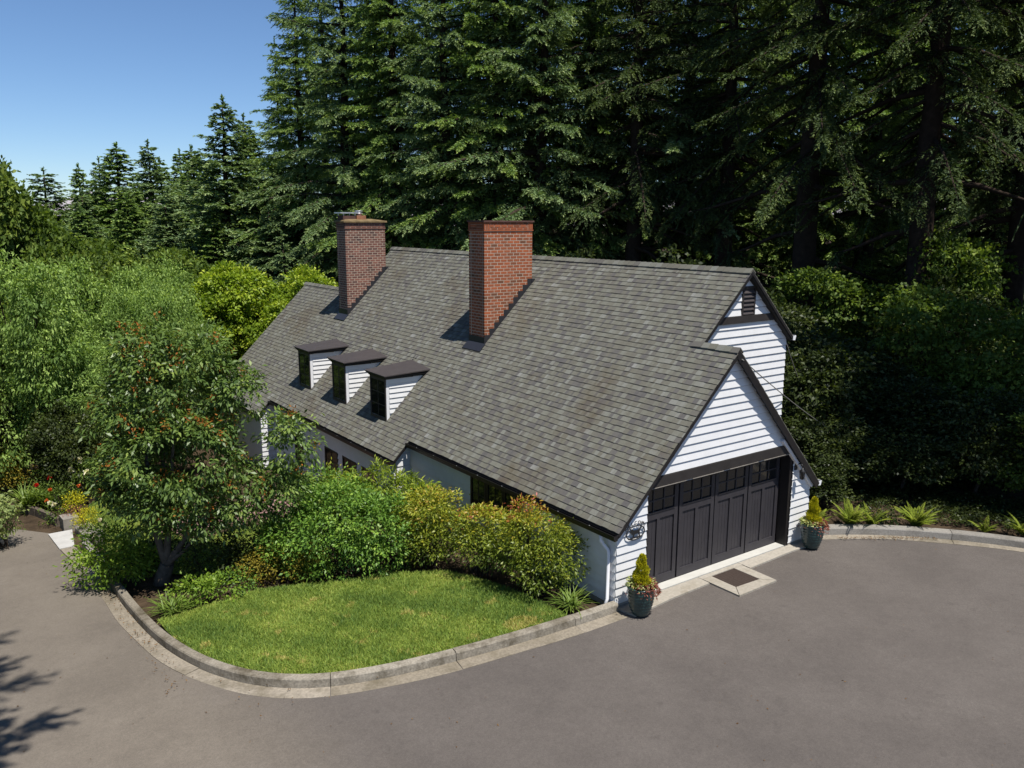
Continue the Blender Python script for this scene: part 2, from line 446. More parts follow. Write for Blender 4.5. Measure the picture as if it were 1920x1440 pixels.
# asphalt: front court and the left drive are one sheet round the lawn
KERB_L = [(-8.02, 9.6), (-8.05, 7.4), (-8.0, 5.6), (-7.9, 4.3), (-7.72, 3.25), (-7.45, 2.3), (-7.0, 1.45), (-6.3, .8), (-5.3, .40), (-3.82, .12), (-2.16, -.06), (-.74, -.13), (-.03, -.15)]
KERB_R = [(6.72, .16), (7.0, -.02), (7.78, -.5), (8.63, -1.2), (9.4, -2.05), (10.0, -2.85), (10.5, -3.7), (11.1, -5.2), (11.4, -7), (11.5, -10), (11.2, -14)]
def offset_path(path, d):
    out = []
    for i, p in enumerate(path):
        a = Vector(path[max(i-1, 0)]); b = Vector(path[min(i+1, len(path)-1)])
        t = (b-a).normalized()
        out.append((p[0]+t.y*d, p[1]-t.x*d))
    return out
KL = smooth_poly(KERB_L, 2, False); KR = smooth_poly(KERB_R, 2, False)
asph = [(-24, 15.3), (-10.2, 16.0), (-9.3, 15.9), (-8.6, 14.7), (-8.55, 12.6), (-8.4, 10.2)] + offset_path(KL, .05)[4:] + \
       [(0, -.15), (6.6, -.15)] + offset_path(KR, .05)[3:] + [(11, -19), (-24, -19)]
sheet('driveway', asph, M['asphalt'], -0.025, 0.7)

# ---- kerbs: poured lengths with joints, and the flat concrete pan beside them
def kerb_run(path, w, h, pan, parent, first_joint, seg_len, sign=1, kmat='kerb'):
    """segments of kerb along the path; pan strip on the drive side"""
    P = [Vector(p) for p in path]
    L = [0]
    for i in range(1, len(P)): L.append(L[-1]+(P[i]-P[i-1]).length)
    def at(s):
        s = max(0, min(L[-1], s))
        for i in range(1, len(P)):
            if s <= L[i]+1e-9:
                t = (s-L[i-1])/max(L[i]-L[i-1], 1e-9); return P[i-1].lerp(P[i], t)
        return P[-1]
    def nrm(s):
        d = (at(s+.15)-at(s-.15)).normalized(); return Vector((d.y, -d.x))*sign
    s0 = 0; joints = []
    s = first_joint
    while s < L[-1]-.5: joints.append(s); s += seg_len*random.uniform(.85, 1.15)
    joints.append(L[-1])
    for j in joints:
        a, b = s0+.006, j-.006
        n = max(2, int((b-a)/.25)+1)
        for nm, prof, mt in (('kerb_segment', [(0.02, -.12), (0, h-.025), (-.02, h), (-w, h+.005), (-w, -.12)], M[kmat]),
                             ('concrete_pan', [(pan, -.1), (pan, -.018), (.02, -.006), (.02, -.1)], M['gutter_c'])):
            if pan == 0 and nm == 'concrete_pan': continue
            m = MB(); m.tone = random.random()
            k = len(prof)
            jit = random.uniform(-.006, .006)
            for i in range(n):
                q = a+(b-a)*i/(n-1); p = at(q); nn = nrm(q)
                wob = .012*math.sin(q*2.3)*(1 if nm == 'concrete_pan' else .25)
                for (u, z) in prof:
                    e = p+nn*(u+(wob if u == pan else 0))
                    m.v.append((e.x, e.y, zf(e.x, e.y)+z+jit))
            for i in range(n-1):
                for c in range(k):
                    d = (c+1) % k
                    f = [i*k+c, i*k+d, (i+1)*k+d, (i+1)*k+c]
                    m.face(f if sign > 0 else f[::-1])
            m.face(list(range(k))[::-1]); m.face([(n-1)*k+c for c in range(k)])
            m.build(nm, mt, parent)
        s0 = j

kl = tag(empty('kerb'), kind='structure')
kerb_run([p for p in KL], .16, .15, .30, kl, 2.1, 2.6, 1, 'kerb_old')
kr = tag(empty('kerb'), kind='structure')
kerb_run([p for p in KR], .26, .17, .27, kr, 3.62, 2.1)

# concrete apron along the garage with a drain grate
ap = tag(empty('apron'), kind='structure')
def slab(name, poly, z0, z1, mt, parent, tone=.6):
    m = MB(); m.tone = tone
    m.prism(poly, lambda p, t: (p[0], p[1], t), z0, z1)
    return m.build(name, mt, parent)
slab('apron_slab', [(.0, -.15), (.09, -.52), (1.28, -.40), (2.50, -.36), (2.50, -.012), (.0, -.012)], -.1, .012, M['apron'], ap, .5)
slab('apron_slab', [(2.51, -.135), (3.88, -.135), (3.88, -.012), (2.51, -.012)], -.1, .012, M['apron'], ap, .6)
slab('apron_slab', [(3.89, -.36), (5.47, -.30), (6.6, -.33), (6.6, -.012), (3.89, -.012)], -.1, .012, M['apron'], ap, .7)
slab('grate_surround', [(2.52, -.142), (2.80, -.142), (2.80, -.83), (2.53, -1.14)], -.1, .014, M['apron'], ap, .4)
slab('grate_surround', [(3.57, -.142), (3.86, -.142), (3.83, -1.12), (3.57, -.86)], -.1, .014, M['apron'], ap, .5)
slab('grate_surround', [(2.54, -1.15), (3.82, -1.13), (3.56, -.87), (2.81, -.84)], -.1, .014, M['apron'], ap, .35)
m = MB()
for i in range(19):
    x = 2.815+i*.0405; m.box(x, x+.022, -.835, -.15, -.02, .006)
for i in range(12):
    y = -.83+i*.06; m.box(2.81, 3.565, y, y+.02, -.022, .003)
m.box(2.80, 3.57, -.845, -.142, -.08, -.03)
g_ = m.build('drain_grate', M['grate'], ap)
slab('threshold', [(.84, .0), (5.70, .0), (5.70, .245), (.84, .245)], -.1, .03, M['sill'], ap)

# ---- lawn
LAWN = [(-7.72, 5.35), (-7.68, 4.3), (-7.5, 3.2), (-7.22, 2.3), (-6.8, 1.55), (-6.2, .98), (-5.25, .58), (-3.8, .30), (-2.16, .13), (-1.15, .06),
        (-1.15, .55), (-1.25, 1.2), (-1.45, 2.6), (-1.75, 3.7), (-2.7, 4.45), (-3.9, 4.8), (-4.7, 5.25), (-5.55, 5.6), (-6.5, 5.5), (-7.3, 5.3)]
LAWN2 = [(-7.7, 13.4), (-7.55, 10.0), (-6.9, 8.7), (-5.8, 7.2), (-4.6, 6.9), (-3.2, 6.4), (-2.2, 7.5), (-2.6, 10.4), (-3.6, 11.1), (-5.5, 10.8), (-5.9, 12.0), (-5.2, 13.3), (-4.0, 16.0), (-6.0, 19.0), (-7.4, 17.0)]
LAWN2 = smooth_poly(LAWN2, 1)
lawn_rise = lambda x, y: .10
sheet('lawn', LAWN, M['lawn'], 0.0, .5, rise=lawn_rise)
sheet('lawn', LAWN2, M['lawn'], -.02, .6)
def vnoise(x, y):
    return (np.sin(x*1.9+1.3*np.sin(y*1.1))+np.sin(y*2.3+1.7*np.sin(x*.9+2))+.7*np.sin(x*4.7+y*3.1)+.6*np.sin(y*6.1-x*2.7+1)+.5*np.sin(x*11+2*np.sin(y*7)))/3.8
def blades(poly, n, dz, hh, parent_name):
    xs = [p[0] for p in poly]; ys = [p[1] for p in poly]
    x = rng.uniform(min(xs), max(xs), n); y = rng.uniform(min(ys), max(ys), n)
    k = inpoly(x, y, poly); x = x[k]; y = y[k]; n = len(x)
    z = zt(x, y)+dz
    a = rng.uniform(0, 2*np.pi, n); w = rng.uniform(.006, .013, n); h = hh*rng.uniform(.5, 1.3, n)
    lean = rng.normal(0, .55, (n, 2))*h[:, None]
    nz = vnoise(x, y)
    h = h*(1-.25*np.clip(nz, -1, 1))
    V = np.empty((n, 3, 3))
    V[:, 0] = np.stack([x-np.cos(a)*w, y-np.sin(a)*w, z], -1)
    V[:, 1] = np.stack([x+np.cos(a)*w, y+np.sin(a)*w, z], -1)
    V[:, 2] = np.stack([x+lean[:, 0], y+lean[:, 1], z+h], -1)
    nz2 = vnoise(x*.45+7, y*.5-2); tone = np.clip(.40+.26*nz+.26*nz2+rng.normal(0, .17, n), 0, .96)
    dry = ((vnoise(x*2.3+5, y*2.1-3) > .60) & (rng.random(n) < .7)) | ((np.hypot(x+2.1, (y-.45)*1.6) < .34*(1+.5*nz)) & (rng.random(n) < .9))
    tone[dry] = rng.uniform(.85, 1, dry.sum())
    o = link('grass', np_mesh('grass', V.reshape(-1, 3), np.arange(n*3).reshape(n, 3), tone), M['blade'])
    tag(o, parent_name, 'grass', kind='stuff')
blades(LAWN, 150000, .095, .055, 'sunlit mown lawn grass in front of the shrubs')
blades(LAWN2, 90000, -.025, .055, 'back lawn grass behind the rust tipped tree')

# ================================================================== HOUSE
house = tag(empty('house', (0, 0, 0)), 'long white clapboard house with steep grey shingle roof and attached garage', 'house')
SL = .997
def RX(x): return 1.695+SL*(x+.12)
RIDGE_X, RIDGE_Z = 4.919, RX(4.919)
GX, GZ = 3.316, RX(3.316)
FX, FZ = 3.25, RX(3.25)
DK = .022        # deck top lies this far under the calibrated shingle surface

# ---- roof deck
m = MB()
def deckseg(x0, x1, y0, y1, th=.13):
    a, b = RX(x0)-DK, RX(x1)-DK
    m.hexa([(x0, y0, a-th), (x1, y0, b-th), (x1, y1, b-th), (x0, y1, a-th), (x0, y0, a), (x1, y0, b), (x1, y1, b), (x0, y1, a)])
deckseg(-.11, GX, -.15, .90); deckseg(-.11, RIDGE_X, .90, 8.48); deckseg(-.60, RIDGE_X, 8.48, 18.25)
deckseg(-1.1, RIDGE_X, 18.25, 18.69); deckseg(-1.1, FX, 18.69, 23.75)
def backseg(xr, zr, xe, ze, y0, y1, th=.13):
    zr -= DK; ze -= DK
    m.hexa([(xr, y0, zr-th), (xe, y0, ze-th), (xe, y1, ze-th), (xr, y1, zr-th), (xr, y0, zr), (xe, y0, ze), (xe, y1, ze), (xr, y1, zr)])
def GR(x): return GZ-1.085*(x-GX)
def UR(x): return RIDGE_Z-.975*(x-RIDGE_X)
backseg(GX, GZ, 6.60, GR(6.60), -.15, 1.02)
backseg(RIDGE_X, RIDGE_Z, 6.62, UR(6.62), .90, 18.69)
backseg(FX, FZ, 6.6, FZ-1.0*(6.6-FX), 18.69, 23.75)
roof = m.build('roof', M['deck'], house)

# ---- shingles: courses of random-width laminated tabs, one slope from ridge to three stepped eaves
EXP = .143/math.sqrt(1+SL*SL)                     # course exposure in x
def shingle_pts(xa, xb, ya, yb, lift):
    za, zb = RX(xa), RX(xb)
    n = .707
    t0, t1 = .017+lift, .002+lift
    return [(xa, ya, za-DK), (xb, ya, zb-DK), (xb, yb, zb-DK), (xa, yb, za-DK),
            (xa-n*t0, ya, za-DK+n*t0), (xb-n*t1, ya, zb-DK+n*t1), (xb-n*t1, yb, zb-DK+n*t1), (xa-n*t0, yb, za-DK+n*t0)]
rows = []
def course_rows(x0, x1, y0, y1, off=0.0):
    rows.append((x0, x1, y0, y1))
ALLSH = []
rs = random.Random(3)
x = -1.12
while x < RIDGE_X:
    xb = min(x+EXP, RIDGE_X+.01)
    spans = []
    if x > FX-.02: spans = [(.87, 18.72)]
    elif x > GX-.05: spans = [(.87, 23.78)]
    elif x > -.125: spans = [(-.18, 23.78)]
    elif x > -.62: spans = [(8.46, 23.78)]
    else: spans = [(18.23, 23.78)]
    for (ya, yb) in spans:
        y = ya - rs.uniform(0, .2)
        prev = .5
        while y < yb:
            w = rs.choice((.06, .08, .10, .12, .15, .19))*rs.uniform(.9, 1.1)
            t = rs.choice((.20, .28, .36, .42, .46, .5, .54, .58, .62, .68, .78))+rs.uniform(-.05, .05)
            if abs(t-prev) < .05: t += .12
            prev = t
            q0, q1 = max(y, ya), min(y+w, yb)
            if q1-q0 > .02:
                ALLSH.append((x+rs.uniform(-.004, .004), xb+.012, q0, q1-.002, t, rs.choice((0, 0, .004))))
            y += w
    x += EXP
def dist(s): return (Vector((s[0], s[2], RX(s[0])))-CAM).length*(1-.15*(s[3]-s[2]))
ALLSH.sort(key=dist)
for s in ALLSH[:300]:
    mm = MB(); mm.tone = s[4]; mm.hexa(shingle_pts(s[0], s[1], s[2], s[3], s[5])); mm.build('shingle', M['shingle'], roof)
mm = MB()
for s in ALLSH[300:]:
    mm.tone = s[4]; mm.hexa(shingle_pts(s[0], s[1], s[2], s[3], s[5]))
o = mm.build('shingles', M['shingle'], roof); o['kind'] = 'stuff'
# ridge caps
def ridge(xr, zr, y0, y1, sr):
    metas = []
    for k in range(5):
        mm = MB(); mm.tone = .35+.13*k*.8
        L, w = .30, .15
        for sx, sl in ((-1, SL), (1, sr)):
            c = 1/math.sqrt(1+sl*sl)
            e = (sx*w*c, -w*c*sl)
            p = [(0, 0, .0), (e[0], 0, e[1]), (e[0], L, e[1]), (0, L, 0)]
            if sx > 0: p = [p[0], p[1], p[2], p[3]]
            else: p = [p[1], p[0], p[3], p[2]]
            top = [(a, b, cc+(.030 if b == 0 else .012)) for (a, b, cc) in p]
            mm.hexa(p+top)
        me = mm.mesh('ridge_shingle'); me.materials.append(M['shingle']); metas.append(me)
    y = y0
    while y < y1-.1:
        o = link('ridge_shingle', rs.choice(metas), None, roof, (xr+rs.uniform(-.005, .005), y, zr+.012))
        o.rotation_euler = (0, rs.uniform(-.03, .03), rs.uniform(-.015, .015))
        y += .205
ridge(RIDGE_X, RIDGE_Z, .87, 18.7, .975); ridge(GX, GZ, -.18, .95, 1.085); ridge(FX, FZ, 18.7, 23.75, 1.0)
# back slopes keep a plain shingle skin
mm = MB(); mm.tone = .45
for (xr, zr, xe, ze, y0, y1) in ((GX, GZ, 6.63, GR(6.63), -.17, 1.02), (RIDGE_X, RIDGE_Z, 6.65, UR(6.65), .88, 18.71), (FX, FZ, 6.63, FZ-(6.63-FX), 18.7, 23.77)):
    n_ = 18
    for i in range(n_):
        a, b = i/n_, (i+1)/n_
        xa, za = xr+(xe-xr)*a, zr+(ze-zr)*a; xb, zb = xr+(xe-xr)*b, zr+(ze-zr)*b
        mm.tone = rs.uniform(.3, .7)
        mm.hexa([(xa, y0, za-DK), (xb, y0, zb-DK), (xb, y1, zb-DK), (xa, y1, za-DK), (xa, y0, za-.012), (xb, y0, zb+.006), (xb, y1, zb+.006), (xa, y1, za-.012)])
o = mm.build('back_slope', M['shingle'], roof)

# ---- walls with lapped boards
EXW = .180
def siding(parent, O, U, N, z0, z1, ul, ur, excl=(), exposure=EXW, mt='white', name='siding_board'):
    """lapped boards on the plane O + u*U + z, facing N; ul/ur give the ends at a height"""
    O = Vector(O); U = Vector(U); N = Vector(N)
    z = z0
    while z < z1-.01:
        za, zb = z, min(z+exposure+.012, z1)
        segs = [(ul(za), ur(za), ul(zb), ur(zb))]
        zm = (za+zb)/2
        for (e0, e1, ez0, ez1) in excl:
            if ez0-.04 < zm < ez1+.04:
                ns = []
                for (a, b, c, d) in segs:
                    if e0 > a: ns.append((a, min(b, e0), c, min(d, e0)))
                    if e1 < b: ns.append((max(a, e1), b, max(c, e1), d))
                segs = ns
        for (a, b, c, d) in segs:
            if d < c: c = d = (c+d)/2
            if b-a < .03: continue
            mm = MB(); mm.tone = rs.random()
            P = lambda u, n, zz: tuple(O+U*u+N*n+Vector((0, 0, zz)))
            bo, to = .034, .003
            mm.hexa([P(a, bo, za), P(b, bo, za), P(b, 0, za), P(a, 0, za), P(c, to, zb), P(d, to, zb), P(d, 0, zb), P(c, 0, zb)])
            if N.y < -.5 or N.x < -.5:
                mm.mi = 1; mm.tone = .5  # strip under the lap, coloured dark to deepen its shadow line
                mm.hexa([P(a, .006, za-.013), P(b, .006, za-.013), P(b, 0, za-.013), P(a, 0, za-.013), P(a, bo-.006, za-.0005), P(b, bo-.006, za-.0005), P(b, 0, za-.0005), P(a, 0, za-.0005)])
            mm.build(name, [M[mt], M['lap_shade']], parent)
        z += exposure

def XL(z): return (z-1.695)/SL-.12 + .04          # where the wall meets the underside of the main slope
# garage front
m = MB()
fy = lambda p, t: (p[0], t, p[1])
m.prism([(.0, .0), (.83, .0), (.83, 2.40), (.62, 2.28), (.0, 1.66)], fy, .003, .22)
m.prism([(5.71, .0), (6.47, .0), (6.47, 1.60), (5.80, 2.30), (5.71, 2.40)], fy, .003, .22)
m.prism([(.79, 2.34), (5.75, 2.34), (GX, GZ-.16)], fy, .003, .16)
fw_ = m.build('wall', M['white'], house)
siding(fw_, (0, 0, 0), (1, 0, 0), (0, -1, 0), .075, 2.36, lambda z: max(-.012, XL(z)+.0), lambda z: .83)
siding(fw_, (0, 0, 0), (1, 0, 0), (0, -1, 0), .075, 2.36, lambda z: 5.71, lambda z: min(6.48, GX+(GZ-.06-z)/1.085-.06))
siding(fw_, (0, 0, 0), (1, 0, 0), (0, -1, 0), 2.635, GZ-.12, lambda z: XL(z)+.02, lambda z: GX+(GZ-.10-z)/1.085)
# foundation strip
for bx_ in ((-.02, .83, -.02, .25, -.2, .07), (5.71, 6.50, -.02, .25, -.2, .07), (-.02, .2, .26, 8.55, -1.2, .02)):
    m = MB(); m.box(*bx_); m.build('foundation', M['concrete'], house)
# header beam
m = MB(); m.prism([(.835, 2.40), (5.78, 2.40), (5.65, 2.62), (1.06, 2.62)], fy, -.055, .16)
m.prism([(.68, 2.40), (.834, 2.40), (1.058, 2.62), (.92, 2.62)], fy, -.055, .0)
m.build('header_beam', M['brown_black'], house)
m = MB()
for (a, b) in ((.90, 1.93), (2.13, 3.13), (3.34, 4.33), (4.54, 5.55)):  # pale strips added to draw the sunlit lines below the beam
    m = MB(); m.box(a, b, -.066, -.056, 2.39, 2.402); m.build('sunlit_line', M['wood_block'], house)
# jambs
m = MB(); m.box(5.62, 5.709, -.012, .26, .03, 2.36); m.box(5.709, 5.73, -.03, .01, .03, 2.36)
m.build('door_jamb', M['black'], house)
m = MB(); m.box(.831, .86, -.012, .26, .03, 2.36); m.build('door_jamb', M['black'], house)
m = MB(); m.box(.86, 5.62, .0, .26, 2.335, 2.36); m.build('door_head', M['black'], house)

# garage door
gd = empty('garage_door', (0, 0, 0), 0, house)
DY = .262
m = MB(); m.box(.86, 5.62, DY+.03, DY+.09, .035, 2.335); m.build('door_slab', M['door'], gd)
secs = [(.88, 2.02), (2.11, 3.21), (3.28, 4.38), (4.46, 5.56)]
zb0, zb1, zm0, zm1, zt0 = .035, .22, 1.55, 1.72, 2.22
for (a, b) in secs:
    mid = (a+b)/2
    for (p, q) in ((a+.09, mid-.045), (mid+.045, b-.09)):
        mm = MB()
        z0_, z1_ = zb1, zm0
        n_ = 4
        for i in range(n_):                        # grooved boards inside the panel
            u0 = p+(q-p)*i/n_; u1 = p+(q-p)*(i+1)/n_-.006
            mm.box(u0, u1, DY+.018, DY+.031, z0_, z1_)
        mm.build('panel', M['door'], gd)
    mm = MB(); mm.box(a+.09, b-.09, DY-.012, DY+.03, zb0, zb1); mm.build('rail', M['door'], gd)
    mm = MB(); mm.box(a+.09, b-.09, DY-.012, DY+.03, zm0, zm1); mm.build('rail', M['door'], gd)
    mm = MB(); mm.box(a+.09, b-.09, DY-.012, DY+.03, zt0, 2.335); mm.build('rail', M['door'], gd)
    mm = MB(); mm.box(mid-.045, mid+.045, DY-.012, DY+.03, zb1, zm0); mm.build('stile', M['door'], gd)
    for (p, q) in ((a-.02, a+.09), (b-.09, b+.02)):
        mm = MB(); mm.box(p, q, DY-.014, DY+.03, zb0, 2.335); mm.build('stile', M['door'], gd)
    mm = MB(); mm.box(a+.085, b-.085, DY-.028, DY-.01, zm1-.022, zm1+.006); mm.build('window_sill', M['bronze'], gd)
    w3 = (b-a-.18)/3
    for i in range(3):
        for j in range(2):
            u0 = a+.09+w3*i; h2 = (zt0-zm1)/2
            mm = MB(); mm.box(u0+.012, u0+w3-.012, DY+.012, DY+.029, zm1+h2*j+.012, zm1+h2*(j+1)-.012); mm.build('pane', M['glass'], gd)
    for i in (1, 2): mm = MB(); mm.box(a+.09+w3*i-.014, a+.09+w3*i+.014, DY-.008, DY+.03, zm1, zt0); mm.build('muntin', M['door'], gd)
    mm = MB(); mm.box(a+.09, b-.09, DY-.006, DY+.028, (zm1+zt0)/2-.014, (zm1+zt0)/2+.014); mm.build('muntin', M['door'], gd)

# rake boards and eave returns
def rake(x0, z0, x1, z1, y, th, mt, depth=.035):
    m = MB(); d = Vector((x1-x0, 0, z1-z0)).normalized(); n = Vector((-d.z, 0, d.x))
    if n.z < 0: n = -n
    a = Vector((x0, y, z0)); b = Vector((x1, y, z1)); D = Vector((0, depth, 0))
    m.hexa([a-n*th, b-n*th, b-n*th+D, a-n*th+D, a, b, b+D, a+D])
    return m.build('rake_board', M[mt], house)
rake(-.13, RX(-.13)-.04, GX, GZ-.04, -.172, .075, 'black')
rake(GX, GZ-.03, 6.64, GR(6.64)-.03, -.178, .15, 'black', .04)
rake(GX+1.9, GR(GX+1.9)-.26, 6.50, GR(6.50)-.22, -.10, .07, 'white_trim', .09)
rake(3.3, RX(3.3)-.04, RIDGE_X, RIDGE_Z-.04, .878, .07, 'black')
rake(RIDGE_X, RIDGE_Z-.03, 6.66, UR(6.66)-.03, .874, .06, 'black', .04)
rake(-.61, RX(-.61)-.03, -.10, RX(-.10)-.03, 8.452, .06, 'black')
rake(-1.10, RX(-1.10)-.03, -.58, RX(-.58)-.03, 18.222, .06, 'black')

# upper gable
m = MB()
m.prism([(2.6, 2.0), (6.575, 2.0), (6.575, 4.97), (RIDGE_X, RIDGE_Z-.17), (2.6, RX(2.6)-.2)], fy, 1.053, 1.25)
ug = m.build('wall', M['white'], house)
VX0, VX1, VZ0, VZ1 = 4.80, 5.22, 5.645, 6.33
siding(ug, (0, 1.05, 0), (1, 0, 0), (0, -1, 0), 2.28, 5.47, lambda z: max(XL(z)+.02, GX+(GZ-.05-z)/1.085 if z < GZ else -9), lambda z: min(6.587, RIDGE_X+(RIDGE_Z-.08-z)/.975))
siding(ug, (0, 1.05, 0), (1, 0, 0), (0, -1, 0), 5.645, RIDGE_Z-.13, lambda z: XL(z)+.02, lambda z: RIDGE_X+(RIDGE_Z-.08-z)/.975, excl=[(VX0-.03, VX1+.03, VZ0-.1, VZ1-.03)], exposure=.172)
m = MB(); m.prism([(XL(5.47)+.01, 5.47), (RIDGE_X+(RIDGE_Z-.05-5.47)/.975, 5.47), (RIDGE_X+(RIDGE_Z-.05-5.64)/.975, 5.64), (XL(5.64)+.01, 5.64)], fy, .985, 1.06)
m.build('gable_band', M['brown_black'], house)
lv = MB(); lv.box(VX0-.03, VX0+.02, 1.0, 1.05, VZ0, VZ1); lv.box(VX1-.02, VX1+.03, 1.0, 1.05, VZ0, VZ1); lv.box(VX0+.02, VX1-.02, 1.0, 1.05, VZ1-.05, VZ1); lv.box(VX0+.02, VX1-.02, 1.03, 1.05, VZ0, VZ1-.05)
lvo = lv.build('louver_vent', M['brown_black'], house)
for i in range(6):
    z = VZ0+.015+i*.10
    mm = MB(); mm.hexa([(VX0+.02, .995, z), (VX1-.02, .995, z), (VX1-.02, 1.03, z+.055), (VX0+.02, 1.03, z+.055),
                        (VX0+.02, .995, z+.014), (VX1-.02, .995, z+.014), (VX1-.02, 1.03, z+.069), (VX0+.02, 1.03, z+.069)])
    mm.build('slat', M['bronze'], lvo)

# side walls on the lawn side, stepping out under the lower eaves
m = MB()
m.box(.003, .2, .23, 8.6, -1.2, RX(.0)-.16)
sw = m.build('wall', M['white'], house)
NW = (3.2, 5.42, .55, 1.50)
siding(sw, (0, 0, 0), (0, 1, 0), (-1, 0, 0), .05, 1.64, lambda y: -.0, lambda y: 8.6, excl=[NW])
m = MB(); m.box(-.447, -.25, 8.62, 18.34, -2.4, RX(-.45)-.16)
mw = m.build('wall', M['white'], house)
MWN = [(13.62, 12.58), (12.22, 11.18), (10.85, 9.9), (16.3, 15.5)]
siding(mw, (-.45, 0, 0), (0, 1, 0), (-1, 0, 0), -1.2, 1.17, lambda y: 8.60, lambda y: 18.34, excl=[(b, a, -.75, .45) for a, b in MWN])
m = MB(); m.prism([(-.45, -1.3), (.0, -1.3), (.0, RX(0)-.17), (-.45, RX(-.45)-.17)], fy, 8.603, 8.75); ew = m.build('wall', M['white'], house)
siding(ew, (0, 8.60, 0), (1, 0, 0), (0, -1, 0), -1.2, 1.66, lambda z: max(-.46, XL(z)+.03), lambda z: -.018)
m = MB(); m.prism([(-.98, -2.6), (-.45, -2.6), (-.45, RX(-.45)-.17), (-.98, RX(-.98)-.17)], fy, 18.353, 18.5); ew2 = m.build('wall', M['white'], house)
siding(ew2, (0, 18.35, 0), (1, 0, 0), (0, -1, 0), -1.5, 1.2, lambda z: max(-.99, XL(z)+.03), lambda z: -.468)
m = MB(); m.box(-.978, -.8, 18.5, 23.6, -2.6, RX(-.98)-.16); m.prism([(-.978, -2.6), (6.5, -2.6), (6.5, 1.7), (FX, FZ-.2), (-.978, RX(-.98)-.18)], fy, 23.45, 23.6)
m.box(6.3, 6.47, .23, 23.6, -1.2, 1.62); m.box(6.38, 6.572, 1.25, 18.6, 1.6, 4.95); m.prism([(2.6, 2.0), (6.575, 2.0), (6.575, 4.97), (RIDGE_X, RIDGE_Z-.17), (2.6, RX(2.6)-.2)], fy, 18.4, 18.6)
m.build('wall', M['white'], house)
# windows
def side_window(x, y0, y1, z0, z1, nm=2, nz=2):
    f = MB(); t = .06
    f.box(x-.035, x+.02, y0, y0+t, z0, z1); f.box(x-.035, x+.02, y1-t, y1, z0, z1); f.box(x-.035, x+.02, y0+t, y1-t, z1-t, z1); f.box(x-.035, x+.02, y0+t, y1-t, z0, z0+t)
    w = f.build('window', M['black'], house)
    for i in range(nm):
        for j in range(nz):
            a = y0+t+(y1-y0-2*t)*i/nm; b = y0+t+(y1-y0-2*t)*(i+1)/nm; c = z0+t+(z1-z0-2*t)*j/nz; d = z0+t+(z1-z0-2*t)*(j+1)/nz
            mm = MB(); mm.box(x-.012, x-.002, a+.012, b-.012, c+.012, d-.012); mm.build('pane', M['glass'], w)
    mm = MB()
    for i in range(1, nm): a = y0+t+(y1-y0-2*t)*i/nm; mm.box(x-.022, x-.003, a-.011, a+.011, z0+t, z1-t)
    for j in range(1, nz): c = z0+t+(z1-z0-2*t)*j/nz; mm.box(x-.020, x-.003, y0+t, y1-t, c-.011, c+.011)
    mm.build('muntin', M['black'], w)
for (a, b) in ((3.22, 3.93), (3.96, 4.67), (4.70, 5.40)): side_window(0, a, b, .56, 1.49)
for (a, b) in MWN: side_window(-.45, b, a, -.74, .44, 2, 3)
# gutters
def gutter(x, y0, y1, mt='black', sgn=-1, z=None):
    z = RX(x)-.05 if z is None else z
    m = MB(); a, b = (x-.125, x-.012) if sgn < 0 else (x+.012, x+.125)
    lo = (a, b) if sgn < 0 else (b, a)
    prof = [(lo[1], z), (lo[1], z-.10), (lo[0]+.03*(-sgn), z-.11), (lo[0], z-.02), (lo[0], z+.012), (lo[0]-sgn*.012, z+.012), (lo[0]-sgn*.012, z-.02), (lo[0]-sgn*.035, z-.095), (lo[1]+sgn*.006, z-.088), (lo[1]+sgn*.006, z)]
    m.prism(prof, fy, y0, y1)
    for ye in (y0-.004, y1): m.prism([prof[0], prof[1], prof[2], prof[3], prof[4]], fy, ye, ye+.004)
    g = m.build('gutter', M[mt], house)
    return g
gutter(-.12, -.17, 8.44); gutter(-.61, 8.44, 18.2); gutter(-1.11, 18.21, 23.7)
gutter(6.60, -.17, 1.0, 'white_trim', 1, GR(6.60)-.03); gutter(6.62, .87, 18.6, 'white_trim', 1, UR(6.62)-.03)
m = MB(); m.box(-.132, -.112, -.1, 8.4, RX(-.12)-.185, RX(-.12)-.155); m.build('fascia', M['white_trim'], house)
m = MB(); m.box(-.622, -.602, 8.5, 18.2, RX(-.61)-.185, RX(-.61)-.155); m.build('fascia', M['white_trim'], house)
for k in range(8):
    y = .5+k*1.05+rs.uniform(-.1, .1); mm = MB(); mm.box(-.243, -.225, y, y+.022, RX(-.12)-.048, RX(-.12)-.033); mm.build('gutter_hanger', M['galv'], house)
for k in range(9):
    y = 9.0+k*1.0; mm = MB(); mm.box(-.733, -.715, y, y+.022, RX(-.61)-.048, RX(-.61)-.033); mm.build('gutter_hanger', M['galv'], house)
# downspout
m = MB(); m.tube([(-.16, .30, 1.53), (-.16, .30, 1.40), (-.075, .17, 1.22), (-.075, .15, 1.15), (-.075, .15, .16), (-.15, .12, .07)], .04, 8)
m.build('downspout', M['white_trim'], house)
m = MB(); m.tube([(-.62, 8.72, 1.02), (-.62, 8.72, .9), (-.50, 8.66, .72), (-.50, 8.66, -.9)], .04, 8)
m.build('downspout', M['white_trim'], house)
# corner boards (dark end grain shows as saw teeth, so keep them thin)

